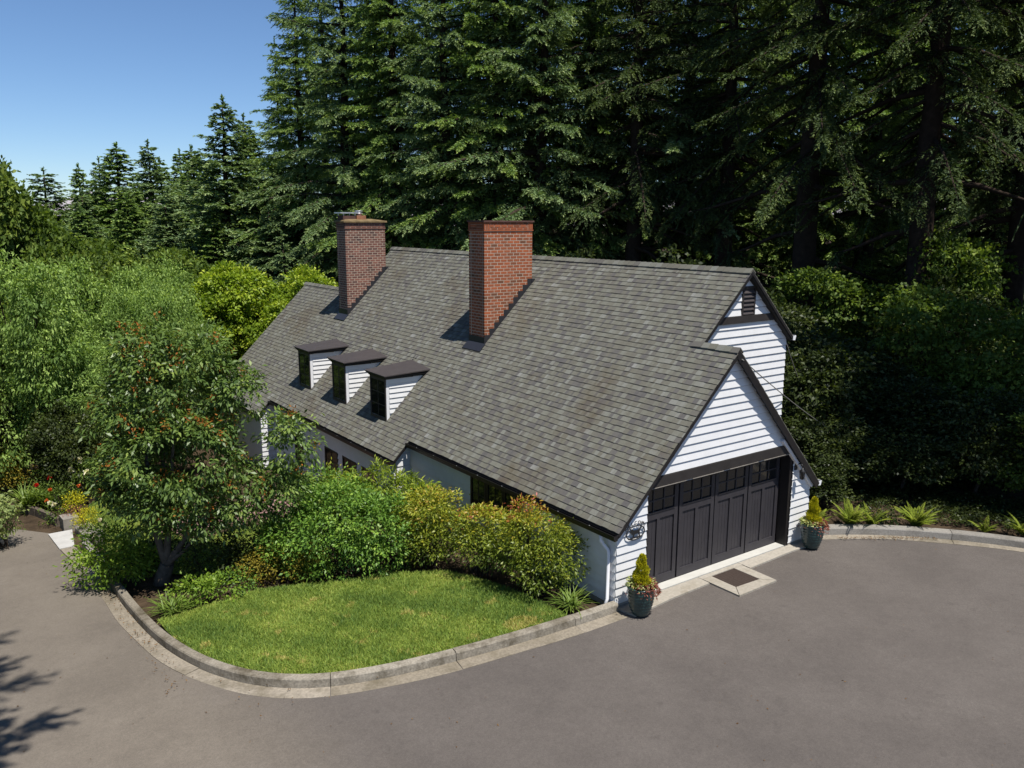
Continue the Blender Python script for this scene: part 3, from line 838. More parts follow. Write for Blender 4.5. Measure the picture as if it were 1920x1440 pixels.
# ---- dormers
for yk in (10.19, 13.02, 15.98):
    d = empty('dormer', (0, yk, 0), 0, house)
    W = 1.02; x0 = .10; zf0 = RX(x0)-.03; zt_ = 3.16; x1 = x0+(zt_-RX(x0))+.1
    m = MB(); m.prism([(x0, zf0), (x1+.2, RX(x1+.2)-.05), (x1+.2, zt_), (x0, zt_)], fy, .018, W-.018); m.build('cheek', M['white'], d)
    for side, (yy, N) in enumerate(((0.018, (0, -1, 0)), (W-.018, (0, 1, 0)))):
        siding(d, (0, yy, 0), (1, 0, 0), N, 1.93+.03, 3.02, lambda z: x0+.10, lambda z: x0+(z-RX(x0))+.02, exposure=.155)
        m = MB(); q = (yy-.02, yy+.001) if side == 0 else (yy-.001, yy+.02)
        m.box(x0+.0, x0+.095, q[0], q[1], RX(x0)-.02, 3.02); m.build('corner_board', M['white_trim'], d)
        m = MB(); m.box(x0, x1+.02, q[0]-.004, q[1]+.004, 3.022, 3.165); m.build('frieze_board', M['white_trim'], d)
    m = MB(); m.box(x0-.03, x0+.001, .0, W, RX(x0)-.05, RX(x0)+.05); m.box(x0-.03, x0+.001, .0, .055, RX(x0)+.05, 3.16); m.box(x0-.03, x0+.001, W-.055, W, RX(x0)+.05, 3.16); m.box(x0-.03, x0+.001, .055, W-.055, 3.09, 3.16)
    w = m.build('window', M['bronze'], d)
    za, zb = RX(x0)+.05, 3.09
    for i in range(2):
        for j in range(3):
            a = .055+(W-.11)*i/2; b = .055+(W-.11)*(i+1)/2; c = za+(zb-za)*j/3; e = za+(zb-za)*(j+1)/3
            mm = MB(); mm.box(x0-.012, x0+.002, a+.012, b-.012, c+.012, e-.012); mm.build('pane', M['glass'], w)
    mm = MB(); mm.box(x0-.02, x0-.0, W/2-.012, W/2+.012, za, zb)
    for j in (1, 2): c = za+(zb-za)*j/3; mm.box(x0-.018, x0-.001, .055, W-.055, c-.011, c+.011)
    mm.build('muntin', M['bronze'], w)
    m = MB(); m.box(x0-.05, x0+.9, -.05, W+.05, 3.166, 3.20)
    m.box(x0-.07, x1+.1, -.09, W+.09, 3.20, 3.235); m.box(x0-.10, x1+.25, -.13, W+.13, 3.235, 3.268)
    m.build('cornice', M['black'], d)
    m = MB()
    xa, xb_, ya, yb_ = x0-.13, 1.86, -.16, W+.16
    m.hexa([(xa, ya, 3.268), (xb_, ya, 3.33), (xb_-.18, yb_, 3.40), (xa, yb_, 3.272), (xa, ya, 3.292), (xb_, ya, 3.37), (xb_-.18, yb_, 3.455), (xa, yb_, 3.302)])
    m.build('dormer_roof', M['bronze'], d)
    m = MB(); m.tube([(xb_-.01, ya+.02, 3.36), (xb_-.19, yb_, 3.45)], .03, 6); m.build('roof_roll', M['bronze'], d)

# ---- chimneys
def chimney(x0, y0, l, w, top, mt, solo, capkind):
    ch = empty('chimney', (x0, y0, 0), 0, house)
    zb = RX(x0)-.15
    m = MB(); e = .004
    m.prism([(e, zb), (l-e, RX(x0+l)-.2), (l-e, top-.02), (e, top-.02)], fy, e, w-e); m.build('mortar_core', M['mortar'], ch)
    CH, BL, J = .0885, l/7.5, .021
    nrow = int((top-zb)/CH)
    stuff = MB(); cnt = 0
    meshes = {}
    def put(xa, xb, ya, yb, z, h, own):
        nonlocal cnt
        t = min(1, max(0, rs.gauss(.55, .25)))
        if own and cnt < solo:
            cnt += 1
            key = (round(xb-xa, 3), round(yb-ya, 3), round(h, 3), int(t*6))
            if key not in meshes:
                mm = MB(); mm.tone = (int(t*6)+.5)/6.5; mm.box(0, xb-xa, 0, yb-ya, 0, h); me = mm.mesh('brick'); me.materials.append(mt); meshes[key] = me
            o = link('brick', meshes[key], None, ch, (xa, ya, z))
        else:
            stuff.tone = t; stuff.box(xa, xb, ya, yb, z, z+h)
    for r in range(nrow):
        z = top-.30-(r+1)*CH
        corb = 0
        h = CH-J
        off = .5 if r % 2 else 0
        if z < zb: break
        # near face and far face
        xs_ = [0]+[BL*(k+off) for k in range(0 if off else 1, 9) if 0 < BL*(k+off) < l-.05]+[l]
        for a, b in zip(xs_[:-1], xs_[1:]):
            if z+h < RX(x0+a)-.02: continue
            put(a+J/2 if a else 0, b-J/2 if b < l else l, 0, .09, z, h, True)
            put(a+J/2 if a else 0, b-J/2 if b < l else l, w-.09, w, z, h, False)
        ny = 3
        ys_ = [.09+J]+[.1+(w-.2)/ny*(k+off) for k in range(0 if off else 1, ny+1) if .12 < .1+(w-.2)/ny*(k+off) < w-.15]+[w-.09-J]
        for a, b in zip(ys_[:-1], ys_[1:]):
            put(0, .09, a, b-J if b < w-.11 else b, z, h, False)
            if z > RX(x0+l)-.1: put(l-.09, l, a, b-J if b < w-.11 else b, z, h, False)
    # corbelled head: a thin band, three courses with soldiers at the corners, and the rim
    zc = top-.30
    p = .022
    stuff.tone = .75
    stuff.box(-p, l+p, -p, w+p, zc, zc+.035)
    for r in range(3):
        z = zc+.045+r*.072
        off = .5 if r % 2 else 0
        xs_ = [.17]+[BL*(k+off) for k in range(0, 9) if .2 < BL*(k+off) < l-.22]+[l-.17]
        for a, b in zip(xs_[:-1], xs_[1:]): put(a+J/2, b-J/2, -.012, .08, z, .062, True)
        stuff.tone = rs.random(); stuff.box(-.012, .08, .1, w*.5-J/2, z, z+.062); stuff.tone = rs.random(); stuff.box(-.012, .08, w*.5+J/2, w-.1, z, z+.062)
        stuff.box(l-.08, l+.012, .0, w, z, z+.062)
    for a in (-.012, .055, .117, l-.16, l-.10, l-.045):
        put(a, a+.05, -.012, .08, zc+.045, .205, True)
    stuff.tone = .4; stuff.box(-.012, .08, w-.09, w+.01, zc+.045, zc+.25)
    o = stuff.build('bricks', mt, ch); o['kind'] = 'stuff'
    m = MB(); m.box(.0, l, .0, w, zc+.036, top-.045); m.build('mortar_bed', M['mortar'], ch)
    # stepped flashing on the near face and an apron at the foot
    st = []
    n = 10
    for k in range(n):
        xa, xb = l*k/n, l*(k+1)/n
        zz = math.floor((RX(x0+xb)+.15)/CH)*CH
        st.append((xa, xb, RX(x0+xa)-.03, RX(x0+xb)-.03, max(zz, RX(x0+xb)+.05)))
    for k, (xa, xb, z0_, z1_, zz) in enumerate(st):
        m = MB(); m.hexa([(xa, -.014, z0_), (xb, -.014, z1_), (xb, .001, z1_), (xa, .001, z0_), (xa, -.014, zz), (xb, -.014, zz), (xb, .001, zz), (xa, .001, zz)])
        m.build('step_flashing', M['flash'], ch)
    m = MB(); m.box(-.016, .0, -.014, w+.014, RX(x0)-.06, RX(x0)+.20)
    m.hexa([(-.22, -.08, RX(x0-.22)+.0), (.0, -.05, RX(x0)), (.0, w+.05, RX(x0)), (-.22, w+.08, RX(x0-.22)), (-.22, -.08, RX(x0-.22)+.035), (.0, -.05, RX(x0)+.035), (.0, w+.05, RX(x0)+.035), (-.22, w+.08, RX(x0-.22)+.035)])
    m.build('apron_flashing', M['flash'], ch)
    m = MB(); m.box(l-.02, l+.10, -.03, .03, RX(x0+l)-.05, RX(x0+l)+.13); m.build('back_flashing', M['flash'], ch)
    if capkind == 0:
        m = MB(); m.box(-.04, l+.04, -.04, w+.04, top-.045, top); m.build('chimney_cap', M['rustcap'], ch)
    else:
        m = MB(); m.hexa([(-.07, -.07, top-.06), (l+.07, -.07, top-.06), (l+.07, w+.07, top-.06), (-.07, w+.07, top-.06), (-.06, -.06, top-.0), (l+.06, -.06, top-.0), (l+.06, w+.06, top-.0), (-.06, w+.06, top-.0)])
        m.hexa([(-.06, -.06, top), (l+.06, -.06, top), (l+.06, w+.06, top), (-.06, w+.06, top), (.15, .2, top+.075), (l-.5, .2, top+.075), (l-.5, w-.2, top+.075), (.15, w-.2, top+.075)])
        m.build('chimney_cap', M['cap'], ch)
        m = MB(); m.box(.02, .54, .16, .66, top+.04, top+.20); m.build('flue', M['rustcap'], ch)
        m = MB(); m.box(-.10, .62, .12, .70, top+.27, top+.315)
        for (a, b) in ((.03, .17), (.50, .17), (.03, .62), (.50, .62)): m.box(a, a+.03, b, b+.03, top+.2, top+.27)
        m.build('flue_cover', M['galv'], ch)
        m = MB(); m.box(.56, .94, .12, .50, top+.03, top+.20); m.build('flue', M['terracotta'], ch)
        m = MB(); m.lathe([(.10, top+.20), (.10, top+.25), (.16, top+.27), (.16, top+.29), (.11, top+.30), (.11, top+.34), (.17, top+.36), (.15, top+.375), (.0, top+.39)], 12, (.73, .3, 0)); m.build('flue_cowl', M['galv'], ch)
chimney(2.44, 8.41, 1.732, .815, 7.82, M['brick_a'], 290, 0)
chimney(2.42, 17.76, 1.672, .766, 7.78, M['brick_b'], 0, 1)

# ================================================================== things at the garage front
# welcome sign
sg = tag(empty('welcome_sign', (.46, -.065, 1.55)), 'black iron oval sign with dog silhouette reading WELCOME left of garage door', 'sign')
m = MB()
pts = [(.255*math.cos(2*math.pi*k/28), 0, .15*math.sin(2*math.pi*k/28)) for k in range(29)]
m.tube(pts, .013, 6, False); m.build('ring', M['iron'], sg)
dog = [(-.12, .03), (-.10, .075), (-.075, .085), (-.06, .065), (-.04, .045), (.06, .04), (.09, .06), (.125, .085), (.13, .075), (.10, .035), (.095, .0), (.10, -.05), (.105, -.095), (.08, -.095), (.072, -.05), (.05, -.02), (-.02, -.025), (-.03, -.06), (-.03, -.10), (-.055, -.10), (-.055, -.05), (-.075, -.02), (-.085, .02), (-.11, .012)]
m = MB(); m.prism(dog, lambda p, t: (p[0]*1.25, t, p[1]*1.15), -.006, .006); m.build('dog_silhouette', M['iron'], sg)
m = MB(); m.box(-.20, .20, -.007, .007, -.118, -.095); m.build('ground_bar', M['iron'], sg)
V_ = []; F_ = []
for k, ch in enumerate('WELCOME'):
    cu = bpy.data.curves.new('lettering', 'FONT'); cu.body = ch; cu.size = .105; cu.align_x = 'CENTER'; cu.extrude = .006; cu.resolution_u = 2
    ob = bpy.data.objects.new('tmp', cu)
    COL.objects.link(ob)
    dg = bpy.context.evaluated_depsgraph_get(); me = ob.evaluated_get(dg).to_mesh()
    a = R(58-116*k/6)
    mat4 = Matrix.Translation((.285*math.sin(-a), 0, .178*math.cos(a))) @ Matrix.Rotation(-a*.62, 4, 'Y') @ Matrix.Rotation(R(90), 4, 'X')
    b0 = len(V_)
    V_ += [tuple(mat4 @ v.co) for v in me.vertices]; F_ += [[b0+i for i in p.vertices] for p in me.polygons]
    ob.evaluated_get(dg).to_mesh_clear(); bpy.data.objects.remove(ob); bpy.data.curves.remove(cu)
me = bpy.data.meshes.new('lettering'); me.from_pydata(V_, [], F_); link('lettering', me, M['iron'], sg)

# wall lantern
ln = tag(empty('wall_lantern', (5.83, -.02, 1.95)), 'black wall lantern on scrolled bracket right of garage door', 'lantern')
m = MB(); m.box(-.05, .05, -.02, .0, -.02, .16); m.build('back_plate', M['iron'], ln)
m = MB(); m.tube([(0, -.02, .1), (0, -.10, .16), (0, -.18, .15), (0, -.2, .08)], .012, 6); m.tube([(0, -.02, .1), (.12, -.06, .08), (.2, -.08, .03)], .015, 6); m.lathe([(.0, .0), (.03, .01), (.03, .05), (0, .06)], 8, (.22, -.08, -.01)); m.build('bracket', M['iron'], ln)
m = MB(); m.lathe([(.0, .085), (.02, .08), (.03, .04), (.075, .0), (.075, -.01)], 8, (0, -.2, 0)); m.build('lantern_roof', M['iron'], ln)
m = MB(); m.lathe([(.06, -.01), (.045, -.2), (.02, -.22), (.0, -.225)], 8, (0, -.2, 0)); m.build('lantern_glass', M['glass'], ln)
m = MB()
for k in range(6):
    a = 2*math.pi*k/6; m.tube([(.066*math.cos(a), -.2+.066*math.sin(a), 0), (.05*math.cos(a), -.2+.05*math.sin(a), -.2)], .006, 4)
m.build('lantern_cage', M['iron'], ln)

# ================================================================== FOLIAGE
def nrm(a): return a/np.maximum(np.linalg.norm(a, axis=-1, keepdims=True), 1e-9)

def leaf_quads(c, d, n, L, W, fold=.25, droop=.15):
    """rhombic folded leaves: base c, along d, face n"""
    s = nrm(np.cross(d, n)); n = nrm(np.cross(s, d))
    L = np.broadcast_to(np.asarray(L, float), (len(c),))[:, None]; W = np.broadcast_to(np.asarray(W, float), (len(c),))[:, None]
    V = np.empty((len(c), 4, 3))
    V[:, 0] = c
    V[:, 1] = c+d*L*.45+s*W*.5+n*W*fold
    V[:, 2] = c+d*L-n*L*droop
    V[:, 3] = c+d*L*.45-s*W*.5+n*W*fold
    return V

def join_leaves(parts, name):
    V = np.concatenate([p[0] for p in parts]); t = np.concatenate([p[1] for p in parts]); mi = np.concatenate([np.full(len(p[0]), p[2]) for p in parts])
    n = len(V)
    return np_mesh(name, V.reshape(-1, 3), np.arange(n*4).reshape(n, 4), t, mat_idx=mi)

def lobe_clumps(r, lobes, dens, shell=.55, inner=.15):
    """clump centres on the uneven surfaces of a set of lobes (x,y,z,rx,ry,rz); returns centre, outward dir, size"""
    C_, D_ = [], []
    for (x, y, z, rx, ry, rz) in lobes:
        n = max(6, int(dens*(rx*ry+rx*rz+ry*rz)*1.3))
        d = nrm(r.normal(size=(n, 3)) + np.array([0, 0, .25]))
        k = r.normal(size=(5, 3)); k = nrm(k)
        bump = 1+.22*np.sum(np.maximum(d@k.T, 0)**6, 1)-.10
        rad = bump*np.where(r.random(n) < inner, r.uniform(.25, shell, n), r.uniform(shell, 1.02, n)**.5)
        C_.append(np.array([x, y, z])+d*rad[:, None]*np.array([rx, ry, rz])); D_.append(d)
    C_ = np.concatenate(C_); D_ = np.concatenate(D_)
    # drop clumps deep inside another lobe
    keep = np.ones(len(C_), bool)
    for (x, y, z, rx, ry, rz) in lobes:
        q = np.linalg.norm((C_-np.array([x, y, z]))/np.array([rx, ry, rz]), axis=1)
        keep &= (q > .5) | (r.random(len(C_)) < .35)
    return C_[keep], D_[keep]

def clump_leaves(r, C_, D_, per, spread, L, W, upw=.5, out=.6, droop=.2, tone0=.45, tvar=.2, ctone=.18, fold=.25, flat=.6):
    n = len(C_)*per
    c = np.repeat(C_, per, 0); o = np.repeat(D_, per, 0)
    g = r.normal(size=(n, 3))*spread*np.array([1, 1, flat])
    p = c+g
    d = nrm(o*out+nrm(g+1e-6)*.6+r.normal(size=(n, 3))*.45+np.array([0, 0, -droop]))
    nn = nrm(np.array([0, 0, upw])+o*.45+r.normal(size=(n, 3))*.55)
    sz = r.uniform(.65, 1.25, n)
    V = leaf_quads(p, d, nn, L*sz, W*sz, fold, .12)
    ct = np.repeat(r.normal(0, ctone, len(C_)), per)
    t = np.clip(tone0+ct+r.normal(0, tvar, n)+.10*g[:, 2]/max(spread, 1e-6), 0, 1)
    return V, t

def limbs(r, mb, base, lobes, r0, h0, sway=.15, n=8, split=True):
    """trunk to h0 then a limb into every lobe"""
    base = Vector(base)
    top = base+Vector((r.normal()*sway, r.normal()*sway, h0))
    mb.tube([base-Vector((0, 0, .3)), base, base.lerp(top, .5)+Vector((r.normal()*.05, r.normal()*.05, 0)), top], [r0*1.35, r0*1.15, r0*.95, r0*.85], n)
    for (x, y, z, rx, ry, rz) in lobes:
        e = Vector((x, y, z+rz*.3)); mid = top.lerp(e, .5)+Vector((r.normal()*.12, r.normal()*.12, -.08*(e-top).length))
        rr = r0*(.35+.25*r.random())
        mb.tube([top-Vector((0, 0, .05)), mid, e], [rr, rr*.65, rr*.2], 6, False)
        for _ in range(3):
            q = e+Vector(nrm(r.normal(size=3)))*min(rx, rz)*.75
            mb.tube([mid.lerp(e, r.uniform(.2, .8)), q], [rr*.3, rr*.08], 4, False)

def leafy_plant(name, loc, lobes, leafmat, dens, per, spread, L, W, label, cat, group=None, trunk=None, seed=1, rz=0.0, extra=None, bark='bark', **kw):
    r = np.random.default_rng(seed)
    root = tag(empty(name, loc, rz), label, cat, group)
    C_, D_ = lobe_clumps(r, lobes, dens)
    V, t = clump_leaves(r, C_, D_, per, spread, L, W, **kw)
    parts = [(V, t, 0)]
    mats = [leafmat]
    if extra: parts, mats = extra(r, C_, D_, V, t)
    link('foliage' if trunk is None else 'crown', join_leaves(parts, name), mats, root)
    mb = MB()
    if trunk:
        limbs(r, mb, (0, 0, 0), lobes, trunk[0], trunk[1]); mb.build('trunk', M[bark], root)
    else:
        for (x, y, z, rx, ry, rz_) in lobes:
            for _ in range(3):
                a = Vector((r.normal()*.12, r.normal()*.12, -.1)); b = Vector((x, y, z))+Vector(r.normal(size=3))*.3*rx
                mb.tube([a, a.lerp(b, .5)+Vector(r.normal(size=3))*.05, b], [.022, .016, .007], 5, False)
        mb.build('stems', M[bark], root)
    return root

# ---- conifers
def conifer_mesh(seed, H, Rad, base_f, nwh, droop, fing=3.6, nq=26, flen=.62, LQ=.17, WQ=.05, power=.85, hang=0.0, irregular=.25, trunk_r=.3, gap=0.0, limbs_low=0, nbr=(5, 7)):
    """whorls of limbs carrying plump fingers of needles; every finger is a brush of small blades"""
    r = np.random.default_rng(seed)
    QV, QT = [], []
    mb = MB()
    mb.tube([(0, 0, -.5), (0, 0, 0), (r.normal()*.1, r.normal()*.1, H*.33), (r.normal()*.1, r.normal()*.1, H*.66), (0, 0, H*.985)], [trunk_r*1.3, trunk_r, trunk_r*.78, trunk_r*.42, .015], 10)
    z0 = H*base_f
    def finger_batch(P, A, L, tn):
        """P base, A axis, L length: (n,) fingers -> needles"""
        n = len(P)
        if n == 0: return
        t = (np.arange(nq)[None]+r.random((n, nq)))/nq
        side = nrm(np.cross(A, np.array([0, 0, 1.])))
        c = P[:, None]+A[:, None]*(L[:, None]*t)[..., None]
        c[..., 2] -= (.16+hang)*L[:, None]*t**2
        sg = r.choice((-1., 1.), (n, nq)); sp = r.uniform(.2, 1, (n, nq))
        lift = r.normal(.12, .38, (n, nq))
        d = nrm(A[:, None]*.85+side[:, None]*(sg*sp)[..., None]+np.stack([0*t, 0*t, lift-.2*t-hang*.6*t], -1))
        nn = nrm(np.array([0, 0, 1.])+r.normal(0, .45, (n, nq, 3)))
        ll = LQ*r.uniform(.7, 1.3, (n, nq))*(1.05-.35*t)*np.clip(L[:, None]/flen, .55, 1.2)
        V = leaf_quads(c.reshape(-1, 3), d.reshape(-1, 3), nn.reshape(-1, 3), ll.ravel(), (WQ*r.uniform(.7, 1.4, (n, nq))).ravel(), .1, .1)
        QV.append(V); QT.append(np.clip(tn[:, None]+.42*t+r.normal(0, .10, (n, nq)), 0, 1).ravel())  # needles paler towards each tip, sunlit ends put into the tone
    def limb(z, az, ln, el0, dr, rel):
        hd = np.array([math.cos(az), math.sin(az), 0]); sd = np.array([-math.sin(az), math.cos(az), 0])
        def at(s):
            p = hd*(ln*s*math.cos(el0)); p[2] = z+ln*s*math.sin(el0)-dr*ln*.42*s*s+.10*ln*max(s-.7, 0)
            return p
        if ln > .7: mb.tube([Vector(at(q)) for q in (0, .35, .7, .95)], [.017*ln+.012, .011*ln+.008, .007*ln+.005, .004], 4, False)
        nf = max(3, int(ln*fing))
        P = []; A = []; L = []; T = []
        for k in range(nf):
            s_ = .16+.84*(k+r.random())/nf
            p = at(s_)
            for sgn in (-1, 1):
                if r.random() < .12: continue
                l = flen*r.uniform(.6, 1.25)*(1.25-.75*s_)*min(1.25, .45+ln/2.6)
                ax = hd*(.45+.55*s_)+sd*sgn*(1.0-.55*s_)+np.array([0, 0, r.normal(-.12-.35*hang, .18)])
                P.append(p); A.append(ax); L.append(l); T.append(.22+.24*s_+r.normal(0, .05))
        P.append(at(.93)); A.append(hd+np.array([0, 0, .1])); L.append(flen*.8*min(1.2, .45+ln/2.6)); T.append(.3)
        finger_batch(np.array(P), nrm(np.array(A)), np.array(L), np.array(T))
    for w in range(nwh):
        f = min(max((w+r.uniform(-.3, .3))/nwh, 0), .995)
        z = z0+(H*.985-z0)*f**.95
        rel = (z-z0)/(H-z0)
        rad = Rad*(1-rel)**power*(.70+.30*min(1, rel*5+.3))
        nb = 5 if rel > .85 else int(r.integers(*nbr))
        a0 = r.uniform(0, 2*math.pi)
        for b in range(nb):
            if r.random() < gap: continue
            ln = max(.25, rad*(1+r.normal(0, irregular)))
            el0 = (.6 if rel > .85 else .12+.42*rel)-droop*(1-rel)*.8+r.normal(0, .09)
            limb(z+r.normal(0, .12), a0+2*math.pi*b/nb+r.normal(0, .22), ln, el0, droop, rel)
    for k in range(limbs_low):
        z = H*r.uniform(.14, base_f+.1); az = r.uniform(0, 6.28); ln = r.uniform(3.0, 6.0)
        hd = Vector((math.cos(az), math.sin(az), 0)); e = Vector((0, 0, z))
        pts = [e, e+hd*ln*.4+Vector((0, 0, -.25)), e+hd*ln*.8+Vector((0, 0, -.9)), e+hd*ln+Vector((0, 0, -1.1))]
        mb.tube(pts, [.16, .11, .06, .02], 6, False)
        q = np.array([pts[2].lerp(pts[3], r.random())+Vector((r.normal()*.3, r.normal()*.3, 0)) for _ in range(10)])
        finger_batch(q, nrm(np.stack([hd.x+r.normal(0, .7, 10), hd.y+r.normal(0, .7, 10), r.normal(-.9, .3, 10)], -1)), r.uniform(.5, 1.1, 10), np.full(10, .15))
    finger_batch(np.array([[0, 0, H*.965], [0, 0, H*.975]]), np.array([[.05, 0, 1.], [0, .05, 1.]]), np.array([H*.035, H*.03]), np.array([.2, .2]))
    V = np.concatenate(QV); T = np.concatenate(QT)
    n = len(V)
    print(seed, 'needles', n)
    return np_mesh('crown', V.reshape(-1, 3), np.arange(n*4).reshape(n, 4), T), mb.mesh('trunk'), n

CON = {}
def con_proto(key, matn, bark='bark_dark', **kw):
    c, t, n = conifer_mesh(**kw); c.materials.append(M[matn]); t.materials.append(M[bark])
    CON[key] = (c, t, kw['H'], n)
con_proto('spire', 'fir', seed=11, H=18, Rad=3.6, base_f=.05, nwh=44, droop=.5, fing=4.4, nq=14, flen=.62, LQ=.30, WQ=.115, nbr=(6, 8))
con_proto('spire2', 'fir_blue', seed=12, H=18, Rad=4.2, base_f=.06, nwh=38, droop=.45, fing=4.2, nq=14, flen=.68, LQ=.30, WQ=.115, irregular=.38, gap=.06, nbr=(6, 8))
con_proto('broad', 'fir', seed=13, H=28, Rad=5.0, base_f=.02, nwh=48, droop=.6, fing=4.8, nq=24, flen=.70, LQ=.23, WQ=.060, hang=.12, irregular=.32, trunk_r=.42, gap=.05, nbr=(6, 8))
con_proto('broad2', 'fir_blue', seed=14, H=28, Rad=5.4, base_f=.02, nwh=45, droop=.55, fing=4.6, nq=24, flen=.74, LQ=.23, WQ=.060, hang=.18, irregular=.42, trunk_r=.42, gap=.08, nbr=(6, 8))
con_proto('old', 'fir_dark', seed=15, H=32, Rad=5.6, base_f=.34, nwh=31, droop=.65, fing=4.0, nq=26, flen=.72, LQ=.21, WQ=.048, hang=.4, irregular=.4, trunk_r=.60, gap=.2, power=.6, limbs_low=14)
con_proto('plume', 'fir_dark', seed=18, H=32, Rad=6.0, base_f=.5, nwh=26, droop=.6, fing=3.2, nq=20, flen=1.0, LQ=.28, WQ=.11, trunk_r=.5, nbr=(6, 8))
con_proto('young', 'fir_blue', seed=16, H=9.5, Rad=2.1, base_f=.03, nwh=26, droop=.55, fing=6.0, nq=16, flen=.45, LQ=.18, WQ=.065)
def conifer(kind, x, y, h, label, group, rz=None, fat=1.0, name='fir_tree'):
    c, t, H, n = CON[kind]
    root = tag(empty(name, (x, y, zf(x, y)-.1), random.uniform(0, 6.28) if rz is None else rz), label, 'tree', group)
    s = h/H
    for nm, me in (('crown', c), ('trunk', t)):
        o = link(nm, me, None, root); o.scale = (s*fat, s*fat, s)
    return root
GL, GB, GF = 'firs on the skyline at the left', 'tall firs behind the house roof', 'old firs in the dark forest at the right'
for (k, x, y, h, fat, lab) in (
    ('spire2', -.3, 75, 17.7, 1.75, 'wide ragged fir standing apart at left end of the skyline'),
    ('spire', 4.0, 84.5, 18.8, 1.1, 'slim fir with twin narrow tips just right of the wide ragged fir'),
    ('spire2', 6.3, 86.6, 18.9, 1.1, 'slim fir half hidden left of the broad pointed fir on the skyline'),
    ('spire', 6.2, 76.6, 19.5, 1.75, 'broad pointed fir in the middle of the left skyline'),
    ('spire2', 7.4, 69.4, 18.6, 1.25, 'dark narrow fir with jagged sides and sky showing at its foot'),
    ('spire', 12.4, 78.4, 16.4, 1.3, 'small pointed fir right of the dark narrow fir'),
    ('spire2', 12.8, 74.3, 15.8, 1.3, 'small fir between the dark narrow fir and the tallest left fir'),
    ('spire2', 8.2, 50.0, 19.1, 1.35, 'tall open fir with bare leader highest against the blue sky'),
    ('spire', 13.1, 59.0, 16.5, 1.4, 'fir just right of the tallest open fir'),
    ('spire', 9.1, 56.9, 15.1, 1.4, 'lower fir at left foot of the tallest open fir'),
    ('spire', 3.0, 58.3, 14.6, 1.7, 'short dense fir in front of the broad pointed fir'),
    ('spire2', 4.9, 54.4, 13.6, 1.6, 'short dense fir in front of the dark narrow fir'),
    ('spire', .8, 64.9, 14.0, 1.6, 'short fir in front of the slim twin tipped fir'),
    ('spire2', 1.9, 70.5, 15.6, 1.4, 'fir filling the gap right of the wide ragged fir'),
    ('spire', 10.2, 66.0, 16.6, 1.4, 'fir filling the gap left of the tallest open fir'),
    ('spire2', 6.6, 60.5, 14.4, 1.5, 'fir below the dip in the left skyline'),
    ('spire', 10.9, 47.2, 13.6, 1.5, 'dense fir between the tallest open fir and the big fir at the sky edge'),
    ('spire2', 8.6, 43.0, 11.0, 1.5, 'lower dense fir below the tallest open fir'),
    ('spire2', 4.6, 80.0, 16.6, 1.5, 'fir with its tip just below the slim twin tipped fir'),
    ('spire', 9.6, 75.0, 16.4, 1.4, 'fir closing the gap right of the dark narrow fir'),
    ('spire2', 8.8, 62.5, 14.6, 1.5, 'lower fir below the small pointed fir'),
    ('spire', 5.2, 66.0, 15.4, 1.4, 'lower fir between the broad pointed fir and the dark narrow fir'),
    ('spire2', 15.0, 66.0, 18.5, 1.3, 'fir half hidden right of the tallest open fir'),
    ('spire', 6.4, 48.0, 11.5, 1.5, 'lower dense fir left below the tallest open fir'),
    ('broad', 17.3, 63.6, 25, .8, 'tall fir in shade behind the big fir at the sky edge')):
    conifer(k, x, y, h, lab, GL, fat=fat)
conifer('young', 6.4, 35.0, 9.6, 'young pale fir rising between bright green tree and left chimney', 'young firs', fat=1.1)
for (k, x, y, h, fat, lab) in (
    ('broad', 11.8, 44.9, 26.3, 1.0, 'big fir whose left side meets the blue sky'),
    ('broad2', 11.6, 37.5, 29.0, .95, 'tall fir directly behind the left chimney'),
    ('broad', 13.2, 33.8, 29.8, .95, 'tall fir just right of the left chimney'),
    ('broad2', 14.1, 29.4, 26.6, 1.0, 'tall fir midway between the two chimneys'),
    ('broad', 15.6, 27.0, 29.1, 1.0, 'tall fir directly behind the right chimney'),
    ('broad2', 17.0, 24.8, 28.6, 1.0, 'tall fir just right of the right chimney'),
    ('broad', 21.8, 26.3, 32.0, 1.0, 'fir behind the middle of the main ridge'),
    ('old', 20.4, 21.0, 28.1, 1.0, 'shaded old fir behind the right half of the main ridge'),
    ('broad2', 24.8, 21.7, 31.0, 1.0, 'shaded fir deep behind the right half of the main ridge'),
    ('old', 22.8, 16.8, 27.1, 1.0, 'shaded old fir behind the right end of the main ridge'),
    ('broad', 29.7, 19.4, 31.4, 1.0, 'shaded fir deep behind the upper gable'),
    ('broad2', 18.8, 57.4, 32.3, 1.0, 'fir in the back row behind the fir at the sky edge'),
    ('broad', 20.3, 51.3, 33.0, 1.0, 'fir in the back row behind the left chimney'),
    ('broad2', 22.9, 46.9, 34.3, 1.0, 'fir in the back row between the chimneys'),
    ('broad', 25.2, 42.8, 33.5, 1.0, 'fir in the back row behind the right chimney'),
    ('broad2', 27.9, 39.5, 35.0, 1.0, 'fir in the back row right of the right chimney'),
    ('broad', 30.8, 36.1, 32.6, 1.0, 'fir in the back row above the middle of the ridge'),
    ('broad2', 34.4, 33.6, 32.6, 1.0, 'fir in the back row above the right half of the ridge'),
    ('broad', 36.4, 29.6, 31.7, 1.0, 'fir in the back row above the end of the ridge')):
    conifer(k, x, y, h, lab, GB, fat=fat)
